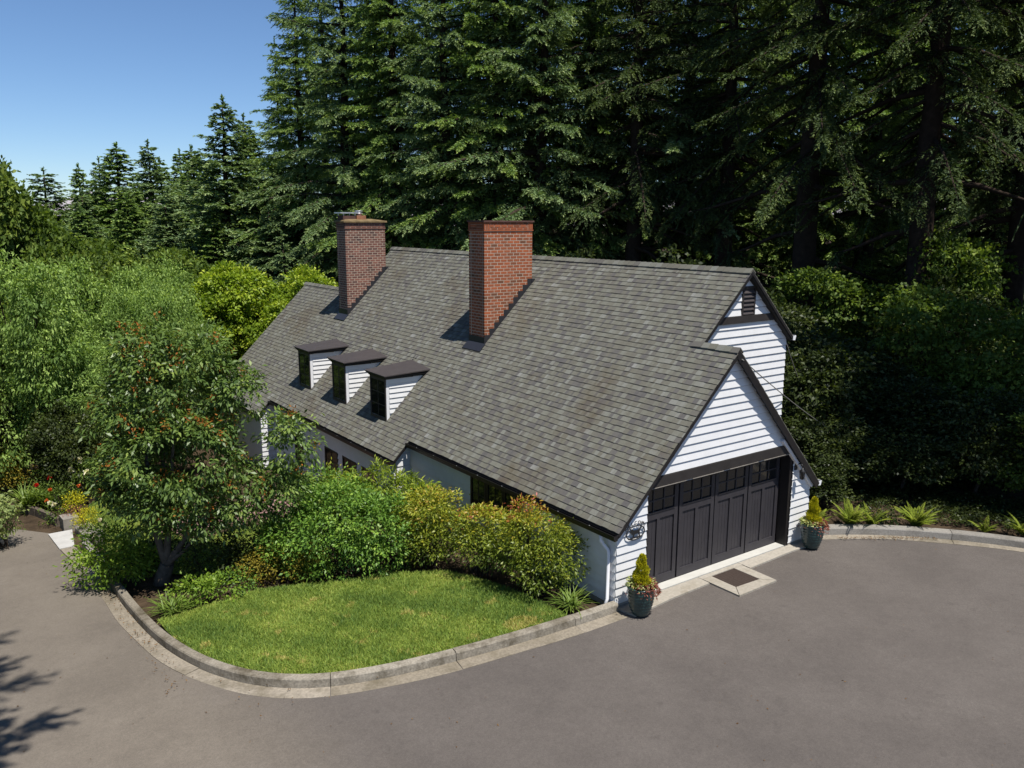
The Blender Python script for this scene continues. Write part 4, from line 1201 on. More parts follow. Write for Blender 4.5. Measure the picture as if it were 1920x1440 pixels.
for (k, x, y, h, fat, lab) in (
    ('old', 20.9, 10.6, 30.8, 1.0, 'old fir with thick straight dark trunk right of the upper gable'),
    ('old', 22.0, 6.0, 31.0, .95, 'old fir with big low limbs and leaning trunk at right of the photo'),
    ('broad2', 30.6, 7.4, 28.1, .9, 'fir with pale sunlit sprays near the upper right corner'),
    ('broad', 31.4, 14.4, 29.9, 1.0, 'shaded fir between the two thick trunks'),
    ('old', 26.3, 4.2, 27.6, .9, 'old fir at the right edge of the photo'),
    ('broad2', 38.2, 15.8, 32.3, 1.0, 'shaded fir behind the leaning old trunk'),
    ('broad', 41.2, 28.7, 34.4, 1.0, 'back row fir left of the thick straight trunk'),
    ('broad2', 43.0, 24.9, 33.5, 1.0, 'back row fir behind the thick straight trunk'),
    ('broad', 48.7, 23.3, 34.4, 1.0, 'back row fir right of the thick straight trunk'),
    ('broad2', 50.5, 19.4, 33.5, 1.0, 'back row fir behind the big low limbs'),
    ('broad', 51.5, 16.2, 32.6, 1.0, 'back row fir farthest to the right')):
    conifer(k, x, y, h, lab, GF, fat=fat)
# neighbours of the forest edge that stand to the south and shade it
for (k, x, y, h, fat, lab) in (
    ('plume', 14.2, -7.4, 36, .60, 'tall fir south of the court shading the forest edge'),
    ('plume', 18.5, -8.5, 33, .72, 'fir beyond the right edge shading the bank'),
    ('broad', 26.5, -3.5, 32, .85, 'fir beyond the right edge shading the inner forest'),
    ('broad2', 25.5, -11.5, 33, .9, 'fir far beyond the right edge in the forest')):
    conifer(k, x, y, h, lab, GF, fat=fat)
for (k, x, y, h, fat, lab) in (('broad', -16.5, 12.0, 24, .8, 'fir beyond the left edge beside the drive'), ('broad2', -18.0, 22.0, 26, .8, 'fir beyond the left edge behind the drive'), ('broad', -19.0, 1.0, 25, .8, 'fir beyond the left edge near the front of the drive')):
    conifer(k, x, y, h, lab, 'firs beyond the left edge', fat=fat)
conifer('plume', -14.0, -4.6, 30, 'tall fir beyond the left edge whose high branches shade the asphalt', 'firs beyond the left edge', rz=1.0, fat=.88)

# ---- broadleaf trees
def tree_lobes(r, R_, H, n, base=.35):
    L_ = [(0, 0, H*.66, R_*.72, R_*.72, H*.30)]
    for k in range(n):
        a = 2*math.pi*k/n+r.normal(0, .3); q = R_*r.uniform(.45, .72); z = H*r.uniform(base+.08, .86)
        s = R_*r.uniform(.32, .55)
        L_.append((q*math.cos(a), q*math.sin(a), z, s, s, s*r.uniform(.75, 1.0)))
    return L_
DEC = {}
def dec_proto(key, seed, R_, H, n, matn, dens, per, spread, L, W, trunk, bark='bark', base=.3, **kw):
    r = np.random.default_rng(seed)
    lob = tree_lobes(r, R_, H, n, base)
    C_, D_ = lobe_clumps(r, lob, dens)
    V, t = clump_leaves(r, C_, D_, per, spread, L, W, **kw)
    c = join_leaves([(V, t, 0)], 'crown'); c.materials.append(M[matn])
    mb = MB(); limbs(r, mb, (0, 0, 0), lob, trunk, H*.28); tm = mb.mesh('trunk'); tm.materials.append(M[bark])
    DEC[key] = (c, tm, H, R_)
dec_proto('maple', 21, 4.2, 10, 13, 'maple', 7.0, 46, .25, .24, .17, .20, ctone=.24)
dec_proto('willow', 22, 3.6, 8, 16, 'willow', 7.0, 50, .18, .18, .075, .17, droop=.5, out=.45, flat=.8, ctone=.26, base=.12)
dec_proto('bright', 23, 3.6, 8.5, 14, 'bright', 8.0, 46, .20, .21, .12, .18, ctone=.22)
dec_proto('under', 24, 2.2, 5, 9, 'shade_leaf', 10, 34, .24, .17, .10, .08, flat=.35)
dec_proto('vine', 26, 2.4, 6.0, 9, 'maple', 7, 32, .22, .17, .12, .07, flat=.3, base=.2)
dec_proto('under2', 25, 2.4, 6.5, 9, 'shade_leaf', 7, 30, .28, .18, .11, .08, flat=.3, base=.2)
def broadleaf(kind, x, y, h, rad, label, group, name='broadleaf_tree', cat='tree'):
    c, t, H, R_ = DEC[kind]
    root = tag(empty(name, (x, y, zf(x, y)-.05), random.uniform(0, 6.28)), label, cat, group)
    for nm, me in (('crown', c), ('trunk', t)):
        o = link(nm, me, None, root); o.scale = (rad/R_, rad/R_, h/H)
    return root
GD = 'broadleaf trees behind the garden'
for (k, x, y, h, rad, lab) in (
    ('maple', -8.2, 31.1, 12.6, 3.2, 'tall dark leafy tree cut by the left edge of the photo'),
    ('willow', -7.9, 21.6, 8.2, 2.5, 'big pale feathery tree at the left behind the rust tipped tree'),
    ('willow', -3.9, 23.6, 7.1, 2.0, 'pale feathery tree left of the bright green tree'),
    ('maple', -5.4, 28.5, 9.0, 2.4, 'mid green tree showing between the two pale feathery trees'),
    ('willow', -5.6, 20.4, 5.4, 1.9, 'lower pale feathery tree just left of the rust tipped tree'),
    ('willow', -2.4, 26.6, 8.0, 2.2, 'pale feathery tree against the left side of the bright green tree'),
    ('bright', 1.6, 31.2, 7.9, 3.3, 'bright yellow green tree left of the house gable end'),
    ('bright', 4.2, 29.2, 7.5, 2.6, 'bright yellow green tree touching the far roof edge'),
    ('maple', -3.3, 48.3, 10.4, 4.0, 'mid green tree below the wide ragged skyline fir'),
    ('maple', .6, 45.4, 9.6, 3.8, 'mid green tree below the broad pointed skyline fir'),
    ('maple', -2.7, 39.0, 9.0, 3.2, 'rounded green tree in the middle of the left woods'),
    ('maple', 1.8, 39.5, 8.2, 3.0, 'green tree just behind the bright yellow green tree'),
    ('maple', -6.5, 40, 10.0, 3.2, 'green tree behind the tall dark leafy tree'),
    ('maple', 5.6, 44, 7.6, 3.2, 'green tree at foot of the tallest open fir')):
    broadleaf(k, x, y, h, rad, lab, GD)
for (x, y, h, rad, lab) in (
    (-9.0, 21.6, 4.0, 1.6, 'dark leafy shrub in the shade at the left edge'),
    (-7.0, 19.6, 3.0, 1.5, 'dark leafy shrub below the big pale feathery tree'),
    (-7.3, 18.9, 3.4, 1.3, 'shaded shrub right behind the rose bed'),
    (-4.5, 20.0, 4.0, 1.8, 'shaded shrub hidden behind the rust tipped tree')):
    broadleaf('under', x, y, h, rad, lab, 'shaded shrubs behind the rose bed', 'shrub', 'shrub')
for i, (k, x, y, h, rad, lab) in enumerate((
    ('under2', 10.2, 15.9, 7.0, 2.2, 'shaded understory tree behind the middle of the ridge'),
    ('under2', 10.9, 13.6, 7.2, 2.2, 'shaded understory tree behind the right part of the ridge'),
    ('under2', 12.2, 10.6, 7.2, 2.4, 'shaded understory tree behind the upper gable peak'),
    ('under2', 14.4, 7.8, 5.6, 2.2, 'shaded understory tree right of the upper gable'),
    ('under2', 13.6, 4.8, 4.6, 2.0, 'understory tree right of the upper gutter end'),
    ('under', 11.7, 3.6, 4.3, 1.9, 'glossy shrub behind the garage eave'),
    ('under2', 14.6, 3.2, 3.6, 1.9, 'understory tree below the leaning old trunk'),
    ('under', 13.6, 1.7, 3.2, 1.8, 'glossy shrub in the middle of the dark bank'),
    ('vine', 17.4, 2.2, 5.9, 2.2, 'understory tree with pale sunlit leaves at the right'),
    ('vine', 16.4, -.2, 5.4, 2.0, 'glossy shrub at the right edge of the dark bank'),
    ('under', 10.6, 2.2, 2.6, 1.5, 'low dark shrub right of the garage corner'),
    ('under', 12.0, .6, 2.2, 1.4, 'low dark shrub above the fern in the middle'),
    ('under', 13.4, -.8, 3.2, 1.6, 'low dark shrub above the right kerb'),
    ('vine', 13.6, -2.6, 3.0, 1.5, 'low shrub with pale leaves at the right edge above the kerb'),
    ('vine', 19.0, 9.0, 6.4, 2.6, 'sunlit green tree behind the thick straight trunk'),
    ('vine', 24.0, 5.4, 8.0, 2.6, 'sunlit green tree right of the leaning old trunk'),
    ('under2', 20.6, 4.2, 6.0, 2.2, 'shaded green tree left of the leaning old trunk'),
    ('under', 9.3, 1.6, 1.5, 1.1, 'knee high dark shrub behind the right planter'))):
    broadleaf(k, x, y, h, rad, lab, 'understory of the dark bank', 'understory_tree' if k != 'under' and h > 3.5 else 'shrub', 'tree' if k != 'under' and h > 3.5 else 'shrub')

# far-off wood on the falling ground beyond the garden
r = np.random.default_rng(77)
tx, ty = np.meshgrid(np.arange(-170, 26, 7.5), np.arange(24, 260, 7.5))
tx = (tx+r.uniform(-3, 3, tx.shape)).ravel(); ty = (ty+r.uniform(-3, 3, ty.shape)).ravel()
k = ((ty > 92) | ((tx < -15) & (ty > 24))) & (r.random(len(tx)) < .9)
tx, ty = tx[k], ty[k]; nt_ = len(tx); per = 110
hh = r.uniform(7, 12.5, nt_); rr_ = r.uniform(3.2, 4.8, nt_)
d = nrm(r.normal(size=(nt_, per, 3))+np.array([0, 0, .35])); q = r.uniform(.75, 1.05, (nt_, per, 1))
c = np.stack([tx, ty, zt(tx, ty)+hh*.55], -1)[:, None]+d*q*np.stack([rr_, rr_, hh*.48], -1)[:, None]
c = c.reshape(-1, 3); d = d.reshape(-1, 3)
V = leaf_quads(c, nrm(d*.5+r.normal(0, .6, d.shape)), nrm(d+r.normal(0, .5, d.shape)+np.array([0, 0, .4])), r.uniform(.7, 1.3, len(c)), .75)
tn_ = np.clip(np.repeat(r.normal(.42, .2, nt_), per)+r.normal(0, .12, len(c)), 0, 1)
tag(link('far_woods', np_mesh('far_woods', V.reshape(-1, 3), np.arange(len(c)*4).reshape(-1, 4), tn_), M['maple']), 'far woodland beyond the garden trees', 'woods', kind='stuff')

# ---- garden shrubs (built facing the court; local x = right, y = away)
RZ = -R(35.9)
def gp(x, y): return (x, y, zf(x, y))
def rust_extra(r, C_, D_, V, t):
    ok = (D_[:, 2] > -.35) & (r.random(len(C_)) < .18)
    sel = C_[ok]+D_[ok]*.13
    per = 18
    c = np.repeat(sel, per, 0)+r.normal(0, .075, (len(sel)*per, 3)); d = nrm(r.normal(size=c.shape)+np.array([0, 0, .5])); n = nrm(r.normal(size=c.shape))
    Vr = leaf_quads(c+np.repeat(np.where(r.random((len(sel), 1)) < 2, 1, 1)*np.array([[0, 0, .07]]), per, 0), d, n, r.uniform(.05, .11, len(c)), .035, .2, .1)
    return [(V, t, 0), (Vr, r.random(len(c)), 1)], [M['photinia'], M['rust']]
ph = leafy_plant('photinia_tree', gp(-7.01, 7.98), [(.82, 0, 5.0, 1.2, 1.1, 1.0), (-.1, 0, 4.15, 1.0, 1.0, .95), (-.25, -.2, 2.9, 1.0, 1.1, .95), (.95, -.5, 3.2, 1.45, 1.2, 1.2),
                 (2.0, 0, 2.2, .95, .95, .7), (.3, -.6, 2.15, .95, .9, .7), (3.0, .1, 3.35, .62, .7, .85), (1.95, .2, 4.45, .65, .7, .75), (1.5, -.2, 1.9, .8, .8, .55), (-.1, -.3, 2.2, .75, .8, .6), (-.5, -.1, 2.3, .6, .65, .5), (1.0, -.5, 1.75, .7, .7, .45), (2.9, 0, 2.2, .6, .6, .6), (-.1, .3, 5.3, .85, .9, .8), (.5, .9, 3.8, 1.3, 1.0, 1.3)],
                 M['photinia'], 25, 30, .12, .14, .054, 'glossy dark green tree dotted with rust brown flower clusters on several stems', 'tree', trunk=None, seed=31, rz=RZ, extra=rust_extra, droop=.45, out=.5, tvar=.17, upw=.85, bark='bark_grey')
for o in list(ph.children):
    if o.name.startswith('stems'): bpy.data.objects.remove(o)
    else: o.name = 'crown'
r = np.random.default_rng(5); mb = MB()
mb.tube([(-.05, 0, -.3), (0, 0, .05), (.15, 0, .45)], [.22, .19, .16], 9)
for (e, rr) in (((-.15, .1, 2.3), .085), ((.35, .0, 2.2), .085), ((.9, .1, 1.7), .10), ((1.1, -.1, 1.35), .05), ((.1, .3, 2.6), .07)):
    e = Vector(e); mb.tube([(.12, 0, .4), Vector((.12, 0, .4)).lerp(e, .5)+Vector((r.normal()*.05, r.normal()*.05, -.08)), e, e*1.55+Vector((0, 0, .2))], [rr*1.1, rr*.9, rr*.7, rr*.3], 7, False)
mb.build('trunk', M['bark_grey'], ph)

leafy_plant('camellia_bush', gp(-3.55, 5.55), [(0, 0, 1.15, 1.35, 1.1, .95), (-.95, .1, .85, .9, .9, .8), (.85, 0, 1.05, .95, .95, .9), (-.1, -.35, .7, 1.2, .7, .65), (-.2, .3, 1.55, .9, .8, .6), (-1.4, .2, .6, .55, .6, .5)],
            M['camellia'], 40, 30, .095, .088, .044, 'large rounded glossy green bush in the middle behind the lawn', 'bush', seed=32, rz=RZ, tvar=.2)
leafy_plant('bamboo_bush', gp(-2.15, 6.3), [(0, 0, 1.5, 1.1, .9, .7), (.8, -.1, 1.3, .75, .7, .65), (-.8, .1, 1.35, .7, .7, .6), (1.15, -.3, 1.0, .6, .6, .6)],
            M['bamboo'], 36, 24, .115, .16, .036, 'light green bush with narrow leaves reaching up to the small eave corner', 'bush', seed=33, rz=RZ, droop=.4)
def nand_extra(red, thr):
    def f(r, C_, D_, V, t):
        z = V[:, 0, 2]; zn = (z-z.min())/(z.max()-z.min())
        per = len(V)//len(C_)
        ct = np.repeat(r.normal(0, .10, len(C_)), per)
        tt = np.clip(.06+.54*zn**1.25+ct+r.normal(0, .08, len(z)), 0, .80)
        pick = np.repeat((r.random(len(C_)) < red), per) & (zn > thr) | ((zn > .88) & (red > .2))
        tt[pick] = np.clip(.82+r.normal(0, .12, pick.sum()), .6, 1)
        return [(V, tt, 0)], [M['nandina']]
    return f
GN = 'nandina bushes along the garage wall'
leafy_plant('nandina_bush', gp(-1.75, 4.45), [(-.05, 0, 1.42, .68, .6, .5), (-.4, .1, 1.0, .55, .5, .5), (.35, -.1, 1.0, .55, .5, .5), (.0, -.3, .75, .6, .45, .45)], M['nandina'], 78, 26, .10, .085, .032,
            'yellow and orange topped nandina beside the large rounded bush', 'bush', GN, seed=34, rz=RZ, extra=nand_extra(.04, .5))
leafy_plant('nandina_bush', gp(-1.2, 3.1), [(-.05, 0, 1.2, .58, .55, .46), (.42, 0, 1.1, .46, .45, .42), (-.2, -.1, .75, .5, .5, .45), (.3, -.1, .65, .45, .4, .4)], M['nandina'], 78, 26, .10, .085, .032,
            'green nandina with pink tips below the garage side window', 'bush', GN, seed=35, rz=RZ, extra=nand_extra(.16, .72))
leafy_plant('nandina_bush', gp(-.9, 1.5), [(0, 0, 1.3, .75, .62, .52), (-.45, .1, .95, .58, .55, .5), (.48, -.1, .95, .55, .5, .55), (.08, -.25, .68, .68, .5, .42), (-.28, .1, 1.75, .32, .3, .28)], M['nandina'], 78, 26, .10, .085, .032,
            'red tipped nandina nearest the downspout corner', 'bush', GN, seed=36, rz=RZ, extra=nand_extra(.26, .74))
leafy_plant('azalea_bush', gp(-4.85, 6.05), [(0, 0, .5, .7, .55, .42), (.45, 0, .45, .5, .45, .38), (-.5, 0, .38, .45, .4, .33)], M['azalea'], 60, 20, .10, .06, .035,
            'low yellow bronze azalea left of the large rounded bush', 'bush', seed=37, rz=RZ)
leafy_plant('leafy_shrub', gp(-8.0, 8.7), [(0, 0, .75, .75, .7, .6), (.45, 0, .6, .6, .6, .5), (-.2, -.3, .5, .6, .5, .45)], M['fresh'], 38, 22, .13, .10, .05,
            'fresh green shrub overhanging the drive below the rust tipped tree', 'bush', seed=38, rz=RZ)
GS = 'shaded shrubs under the rust tipped tree'
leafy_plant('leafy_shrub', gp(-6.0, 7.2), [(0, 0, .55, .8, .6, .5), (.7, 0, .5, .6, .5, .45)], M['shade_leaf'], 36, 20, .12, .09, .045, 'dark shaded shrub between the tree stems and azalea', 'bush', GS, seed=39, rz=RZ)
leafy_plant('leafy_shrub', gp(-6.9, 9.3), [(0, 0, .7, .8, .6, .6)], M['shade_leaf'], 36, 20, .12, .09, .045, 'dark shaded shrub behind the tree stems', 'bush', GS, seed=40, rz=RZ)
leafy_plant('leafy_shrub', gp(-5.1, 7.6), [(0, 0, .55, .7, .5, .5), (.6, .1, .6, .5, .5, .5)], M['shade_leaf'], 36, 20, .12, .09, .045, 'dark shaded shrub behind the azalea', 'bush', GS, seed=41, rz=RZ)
leafy_plant('perennial', gp(-6.75, 6.0), [(0, 0, .32, .55, .4, .26), (.5, .05, .3, .4, .35, .24)], M['fresh'], 60, 18, .10, .09, .05, 'bright green leafy perennial at the foot of the tree stems', 'plant', seed=42, rz=RZ)
leafy_plant('perennial', gp(-5.85, 6.1), [(0, 0, .25, .5, .3, .22)], M['camellia'], 60, 16, .10, .07, .04, 'low dark leafy perennial between bright perennial and azalea', 'plant', seed=43, rz=RZ)
leafy_plant('leafy_shrub', gp(-2.75, 7.7), [(0, 0, 1.2, .9, .8, .8), (-.8, 0, 1.0, .7, .7, .7)], M['camellia'], 30, 22, .15, .12, .05, 'green shrub behind the large rounded bush by the patio', 'bush', seed=44, rz=RZ)
leafy_plant('nandina_bush', gp(-2.2, 9.2), [(0, 0, 1.1, .6, .6, .6), (0, 0, .7, .55, .55, .5)], M['nandina'], 42, 20, .13, .105, .032, 'yellow green nandina against the middle wall windows', 'bush', GN, seed=45, rz=RZ, extra=nand_extra(.05, .6))

def strap_clump(name, loc, n, L, W, leafmat, label, cat, seed, arch=.9, group=None, upr=.5):
    r = np.random.default_rng(seed)
    root = tag(empty(name, loc, 0), label, cat, group)
    a = r.uniform(0, 2*np.pi, n); l = L*r.uniform(.6, 1.15, n); el = np.clip(r.normal(upr+.45, .25, n), .25, 1.5)
    K = 5
    V = np.empty((n, K, 2, 3)); base = r.normal(0, .07, (n, 2))
    for k in range(K):
        s = k/(K-1)
        e = el-arch*s*s
        h = l*s*np.cos(el-arch*s*.45); z = l*s*np.sin(el-arch*s*.55)
        w = W*(1-.85*s**2)*(.6+.8*min(s*3, 1))*.5
        cx = base[:, 0]+h*np.cos(a); cy = base[:, 1]+h*np.sin(a)
        V[:, k, 0] = np.stack([cx-np.sin(a)*w, cy+np.cos(a)*w, z], -1); V[:, k, 1] = np.stack([cx+np.sin(a)*w, cy-np.cos(a)*w, z], -1)
    b = (np.arange(n)*K*2)[:, None, None]; k = (np.arange(K-1)*2)[None, :, None]
    F = (b+k+np.array([0, 1, 3, 2])[None, None]).reshape(-1, 4)
    t = np.repeat(np.clip(r.normal(.5, .22, n), 0, 1), K-1)
    link('leaves', np_mesh(name, V.reshape(-1, 3), F, t), leafmat, root)
    return root
GLY = 'strap leaved clumps along the kerb'
strap_clump('daylily_clump', gp(-7.3, 5.72), 150, .62, .022, M['strap'], 'strap leaved clump at the left end of the front lawn', 'plant', 51, group=GLY)
strap_clump('daylily_clump', (-.82, .45, .06), 120, .55, .022, M['strap'], 'strap leaved clump beside the kerb near the downspout', 'plant', 52, group=GLY)
strap_clump('daylily_clump', gp(-4.25, 5.55), 110, .75, .026, M['strap'], 'upright strap leaves between azalea and large rounded bush', 'plant', 53, group=GLY, upr=.8)
strap_clump('iris_clump', gp(-8.75, 18.0), 130, 1.0, .045, M['strap'], 'dark upright iris leaves at the left behind the timber edge', 'plant', 54, upr=.75)
strap_clump('iris_clump', gp(-8.25, 17.9), 130, 1.0, .045, M['strap'], 'dark upright iris leaves below the red roses', 'plant', 55, upr=.75)
strap_clump('iris_clump', gp(-7.45, 13.2), 40, .45, .03, M['grey_leaf'], 'grey iris leaves beside the golden ball shrub', 'plant', 56, upr=.9)

def fern(loc, n, L, seed, label, group='sword ferns along the right kerb'):
    r = np.random.default_rng(seed)
    root = tag(empty('fern', loc, 0), label, 'fern', group)
    QV = []; QT = []
    for i in range(n):
        a = r.uniform(0, 2*math.pi); l = L*r.uniform(.7, 1.15); el = r.uniform(.9, 1.45); h = np.array([math.cos(a), math.sin(a), 0]); sd = np.array([-math.sin(a), math.cos(a), 0])
        K = 26; s = (np.arange(K)+.5)/K
        P = h[None]*(l*s*np.cos(el-.4*s))[:, None]+np.array([[0, 0, 1.]])*(l*s*np.sin(el-.5*s))[:, None]
        w = .085*np.sin(np.pi*np.clip(s*.92+.08, 0, 1))**.6*(1-.55*s)*1.5
        tn = r.normal(.5, .15)
        for side in (-1, 1):
            d = nrm(side*sd[None]+h[None]*.35+np.array([[0, 0, -.15]])+r.normal(0, .06, (K, 3)))
            QV.append(leaf_quads(P, d, np.repeat(np.array([[0, 0, 1.]])+h[None]*-.3, K, 0), w, l/K*1.25, .1, .1)); QT.append(np.clip(tn+r.normal(0, .1, K), 0, 1))
    V = np.concatenate(QV); T = np.concatenate(QT); m_ = len(V)
    link('fronds', np_mesh('fern', V.reshape(-1, 3), np.arange(m_*4).reshape(m_, 4), T), M['fern'], root)
for (x, y, n, L, s, lab) in ((7.45, .35, 14, .75, 61, 'fern leaning beside the right planter'), (8.05, -.22, 26, .95, 62, 'big fern left of the middle along the right kerb'), (8.55, -.55, 18, .85, 63, 'fern with brown stems overlapping the big fern'),
                             (9.40, -1.25, 30, .95, 64, 'round upright fern alone in the middle of the right kerb'), (10.55, -2.45, 9, .55, 65, 'small fern among the ground cover behind the right kerb'), (11.15, -3.1, 14, .85, 66, 'fern at the right edge of the photo')):
    fern((x, y, zf(x, y)+.05), int(n*1.35), L*.82, s, lab)
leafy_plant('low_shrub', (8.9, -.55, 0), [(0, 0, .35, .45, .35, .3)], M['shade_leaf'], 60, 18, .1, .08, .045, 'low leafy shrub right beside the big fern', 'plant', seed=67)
# ivy-like ground cover on the bank
r = np.random.default_rng(70)
n = 26000
s = r.uniform(0, 1, n); xx = 10.2+6*s+r.normal(0, .3, n); yy = r.uniform(-4.5, 2.0, n)
k = (xx > 9.2-.62*(yy+1.2)+1.0) & (vnoise(xx*.9, yy*.9) > -.25)
xx, yy = xx[k], yy[k]; n = len(xx)
c = np.stack([xx, yy, zt(xx, yy)+r.uniform(.02, .28, n)*(.5+.5*vnoise(xx*1.4, yy*1.4)**2)], -1)
V = leaf_quads(c, nrm(r.normal(size=(n, 3))*np.array([1, 1, .3])), nrm(r.normal(0, .5, (n, 3))+np.array([0, 0, 1])), r.uniform(.05, .1, n), .05)
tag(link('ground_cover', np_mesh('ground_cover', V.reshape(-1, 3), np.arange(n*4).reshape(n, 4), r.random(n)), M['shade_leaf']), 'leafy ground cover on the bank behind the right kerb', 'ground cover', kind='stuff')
# leaf litter along beds and kerbs
M['litter'] = leaf('dead_leaves', (.07, .04, .02), (.13, .075, .035), (.19, .12, .06), .8, .2, .1, 1.0)
n = 900
xx = np.concatenate([r.uniform(-7.5, -.3, 500), r.uniform(7.2, 9.2, 220), r.uniform(-8.3, -7.9, 180)]); yy = np.concatenate([r.uniform(.3, 6.6, 500), np.zeros(220), r.uniform(2, 9, 180)])
yy[500:720] = -.12-(xx[500:720]-7.0)*.72+r.normal(-.22, .06, 220)
k = ~inpoly(xx, yy, LAWN); xx, yy = xx[k], yy[k]; n = len(xx)
c = np.stack([xx, yy, zt(xx, yy)+.03], -1)
V = leaf_quads(c, nrm(r.normal(size=(n, 3))*np.array([1, 1, .15])), nrm(r.normal(0, .3, (n, 3))+np.array([0, 0, 1])), r.uniform(.03, .055, n), .022)
tag(link('leaf_litter', np_mesh('leaf_litter', V.reshape(-1, 3), np.arange(n*4).reshape(n, 4), r.random(n)), M['litter']), 'fallen brown leaves along the beds and kerbs', 'leaf litter', kind='stuff')

n = 420
xx = r.uniform(-10.5, 10, n); yy = r.uniform(-9, 12, n)
k = inpoly(xx, yy, asph); xx, yy = xx[k], yy[k]; n = len(xx)
V = leaf_quads(np.stack([xx, yy, zt(xx, yy)-.012], -1), nrm(r.normal(size=(n, 3))*np.array([1, 1, .1])), nrm(r.normal(0, .25, (n, 3))+np.array([0, 0, 1])), r.uniform(.015, .06, n), r.uniform(.008, .025, n))
tag(link('debris', np_mesh('debris', V.reshape(-1, 3), np.arange(n*4).reshape(n, 4), r.random(n)), M['litter']), 'bits of leaf and twig scattered on the asphalt', 'debris', kind='stuff')
# ---- rose bed at the left
leafy_plant('golden_shrub', gp(-8.75, 20.9), [(0, 0, 1.0, 1.0, .8, .75), (-.6, 0, .8, .7, .6, .6)], M['azalea'], 40, 22, .15, .10, .04, 'golden green shrub in front of the dark trees at the left edge', 'bush', seed=71, rz=RZ)
leafy_plant('golden_ball_shrub', gp(-7.72, 13.9), [(0, 0, .42, .27, .26, .26)], M['golden'], 200, 20, .07, .05, .025, 'round golden yellow shrub above the concrete step', 'bush', seed=72, rz=RZ)
leafy_plant('golden_shrub', gp(-7.75, 15.7), [(0, 0, .5, .26, .25, .32)], M['golden'], 140, 18, .09, .06, .03, 'golden upright shrub behind the purple barberry', 'bush', seed=73, rz=RZ)
leafy_plant('barberry', gp(-7.95, 15.0), [(0, 0, .36, .24, .22, .2)], M['purple'], 90, 18, .08, .05, .025, 'small purple barberry behind the concrete block', 'bush', seed=74, rz=RZ)
def rose(loc, lobes, petal, nfl, label, seed, size=.10, zmin=.55):
    root = leafy_plant('rose_bush', loc, lobes, M['maple'], 45, 16, .13, .07, .04, label, 'bush', 'rose bushes at the left of the garden', seed=seed, rz=RZ)
    r = np.random.default_rng(seed+100)
    for k in range(nfl):
        (x, y, z, rx, ry, rz_) = lobes[r.integers(len(lobes))]
        d = nrm(r.normal(size=3)+np.array([0, -.5, .9])); c = np.array([x, y, z])+d*np.array([rx, ry, rz_])*1.08
        q = 26; dd = nrm(r.normal(size=(q, 3))+np.array([0, 0, .35])); V = leaf_quads(np.repeat(c[None], q, 0), dd, nrm(r.normal(size=(q, 3))+np.array([0, 0, .7])), size*r.uniform(.7, 1.1, q), size*.8, .3, -.1)
        link('flower', join_leaves([(V, r.random(q), 0)], 'flower'), petal, root)
rose(gp(-8.3, 18.6), [(0, 0, .75, .45, .4, .5), (.35, 0, .6, .4, .4, .4)], M['petal_red'], 5, 'red flowering rose bush above the dark iris leaves', 81)
rose(gp(-8.0, 17.2), [(0, 0, .5, .4, .35, .35), (.35, .1, .5, .35, .3, .35)], M['petal_orange'], 3, 'rose bush with coral blooms right of the red roses', 82, .08)
rose(gp(-7.1, 17.6), [(0, 0, .75, .45, .4, .5), (-.3, .1, .9, .35, .3, .5)], M['petal_white'], 6, 'white flowering rose bush beside the back lawn', 83, .13)
rose(gp(-8.35, 15.6), [(0, 0, .35, .35, .3, .28)], M['petal_white'], 2, 'low white flowering rose left of the concrete block', 84, .10)
rose(gp(-7.75, 12.2), [(0, 0, .4, .35, .3, .3), (.3, -.1, .35, .3, .3, .28)], M['petal_white'], 3, 'bushy rose with few pale blooms below the golden ball shrub', 85, .09)
# overhanging branch at the left edge
leafy_plant('overhanging_shrub', gp(-9.72, 14.0), [(0, 0, .9, .45, .5, .45), (-.5, .1, 1.2, .5, .5, .5), (-.4, -.3, .5, .45, .4, .4)], M['grey_leaf'], 50, 20, .12, .11, .06, 'pale grey green leaves hanging over the drive at left edge', 'bush', seed=86, rz=RZ, droop=.8)

# steps, blocks and timber edge by the bed
def block(name, poly, z0, h, mt, label, cat, tilt=0):
    m = MB(); m.prism(poly, lambda p, t: (p[0], p[1], t+tilt*p[1]), z0, z0+h)
    o = m.build(name, mt); tag(o, label, cat); return o
zl = zf(-8.2, 13)
def ramp_block(name, poly, zb, lift, mt):
    m = MB(); n = len(poly)
    m.v = [(x, y, zf(x, y)-.3) for x, y in poly]+[(x, y, zf(x, y)+lift) for x, y in poly]
    m.face(list(range(n))[::-1]); m.face([n+i for i in range(n)])
    for i in range(n): j = (i+1) % n; m.face([i, j, n+j, n+i])
    return m.build(name, mt)
M['pale_slab'] = mat('pale_concrete', (.44, .43, .41), .85, .2, 3, .12, .15, 50)
tag(ramp_block('concrete_path', [(-8.64, 14.45), (-8.02, 14.45), (-8.22, 12.6), (-8.58, 12.6)], 0, .02, M['pale_slab']), kind='structure')
tag(ramp_block('concrete_path', [(-8.57, 12.58), (-8.21, 12.58), (-8.10, 9.65), (-8.36, 9.65)], 0, .01, M['gutter_c']), kind='structure')
tag(ramp_block('concrete_block', [(-8.24, 15.2), (-7.82, 15.2), (-7.80, 14.55), (-8.22, 14.52)], 0, .34, M['wood_block']), 'square concrete block at the head of the path by the roses', 'block')
tag(ramp_block('garden_step', [(-7.78, 14.5), (-7.5, 14.5), (-7.5, 13.2), (-7.9, 13.2), (-7.98, 14.2)], 0, .12, M['wood_block']), 'concrete step beside the golden ball shrub', 'step')
tag(ramp_block('garden_step', [(-7.98, 13.0), (-7.45, 13.1), (-7.5, 12.3), (-8.02, 12.2)], 0, .26, M['wood_block']), 'concrete step below the golden ball shrub', 'step')
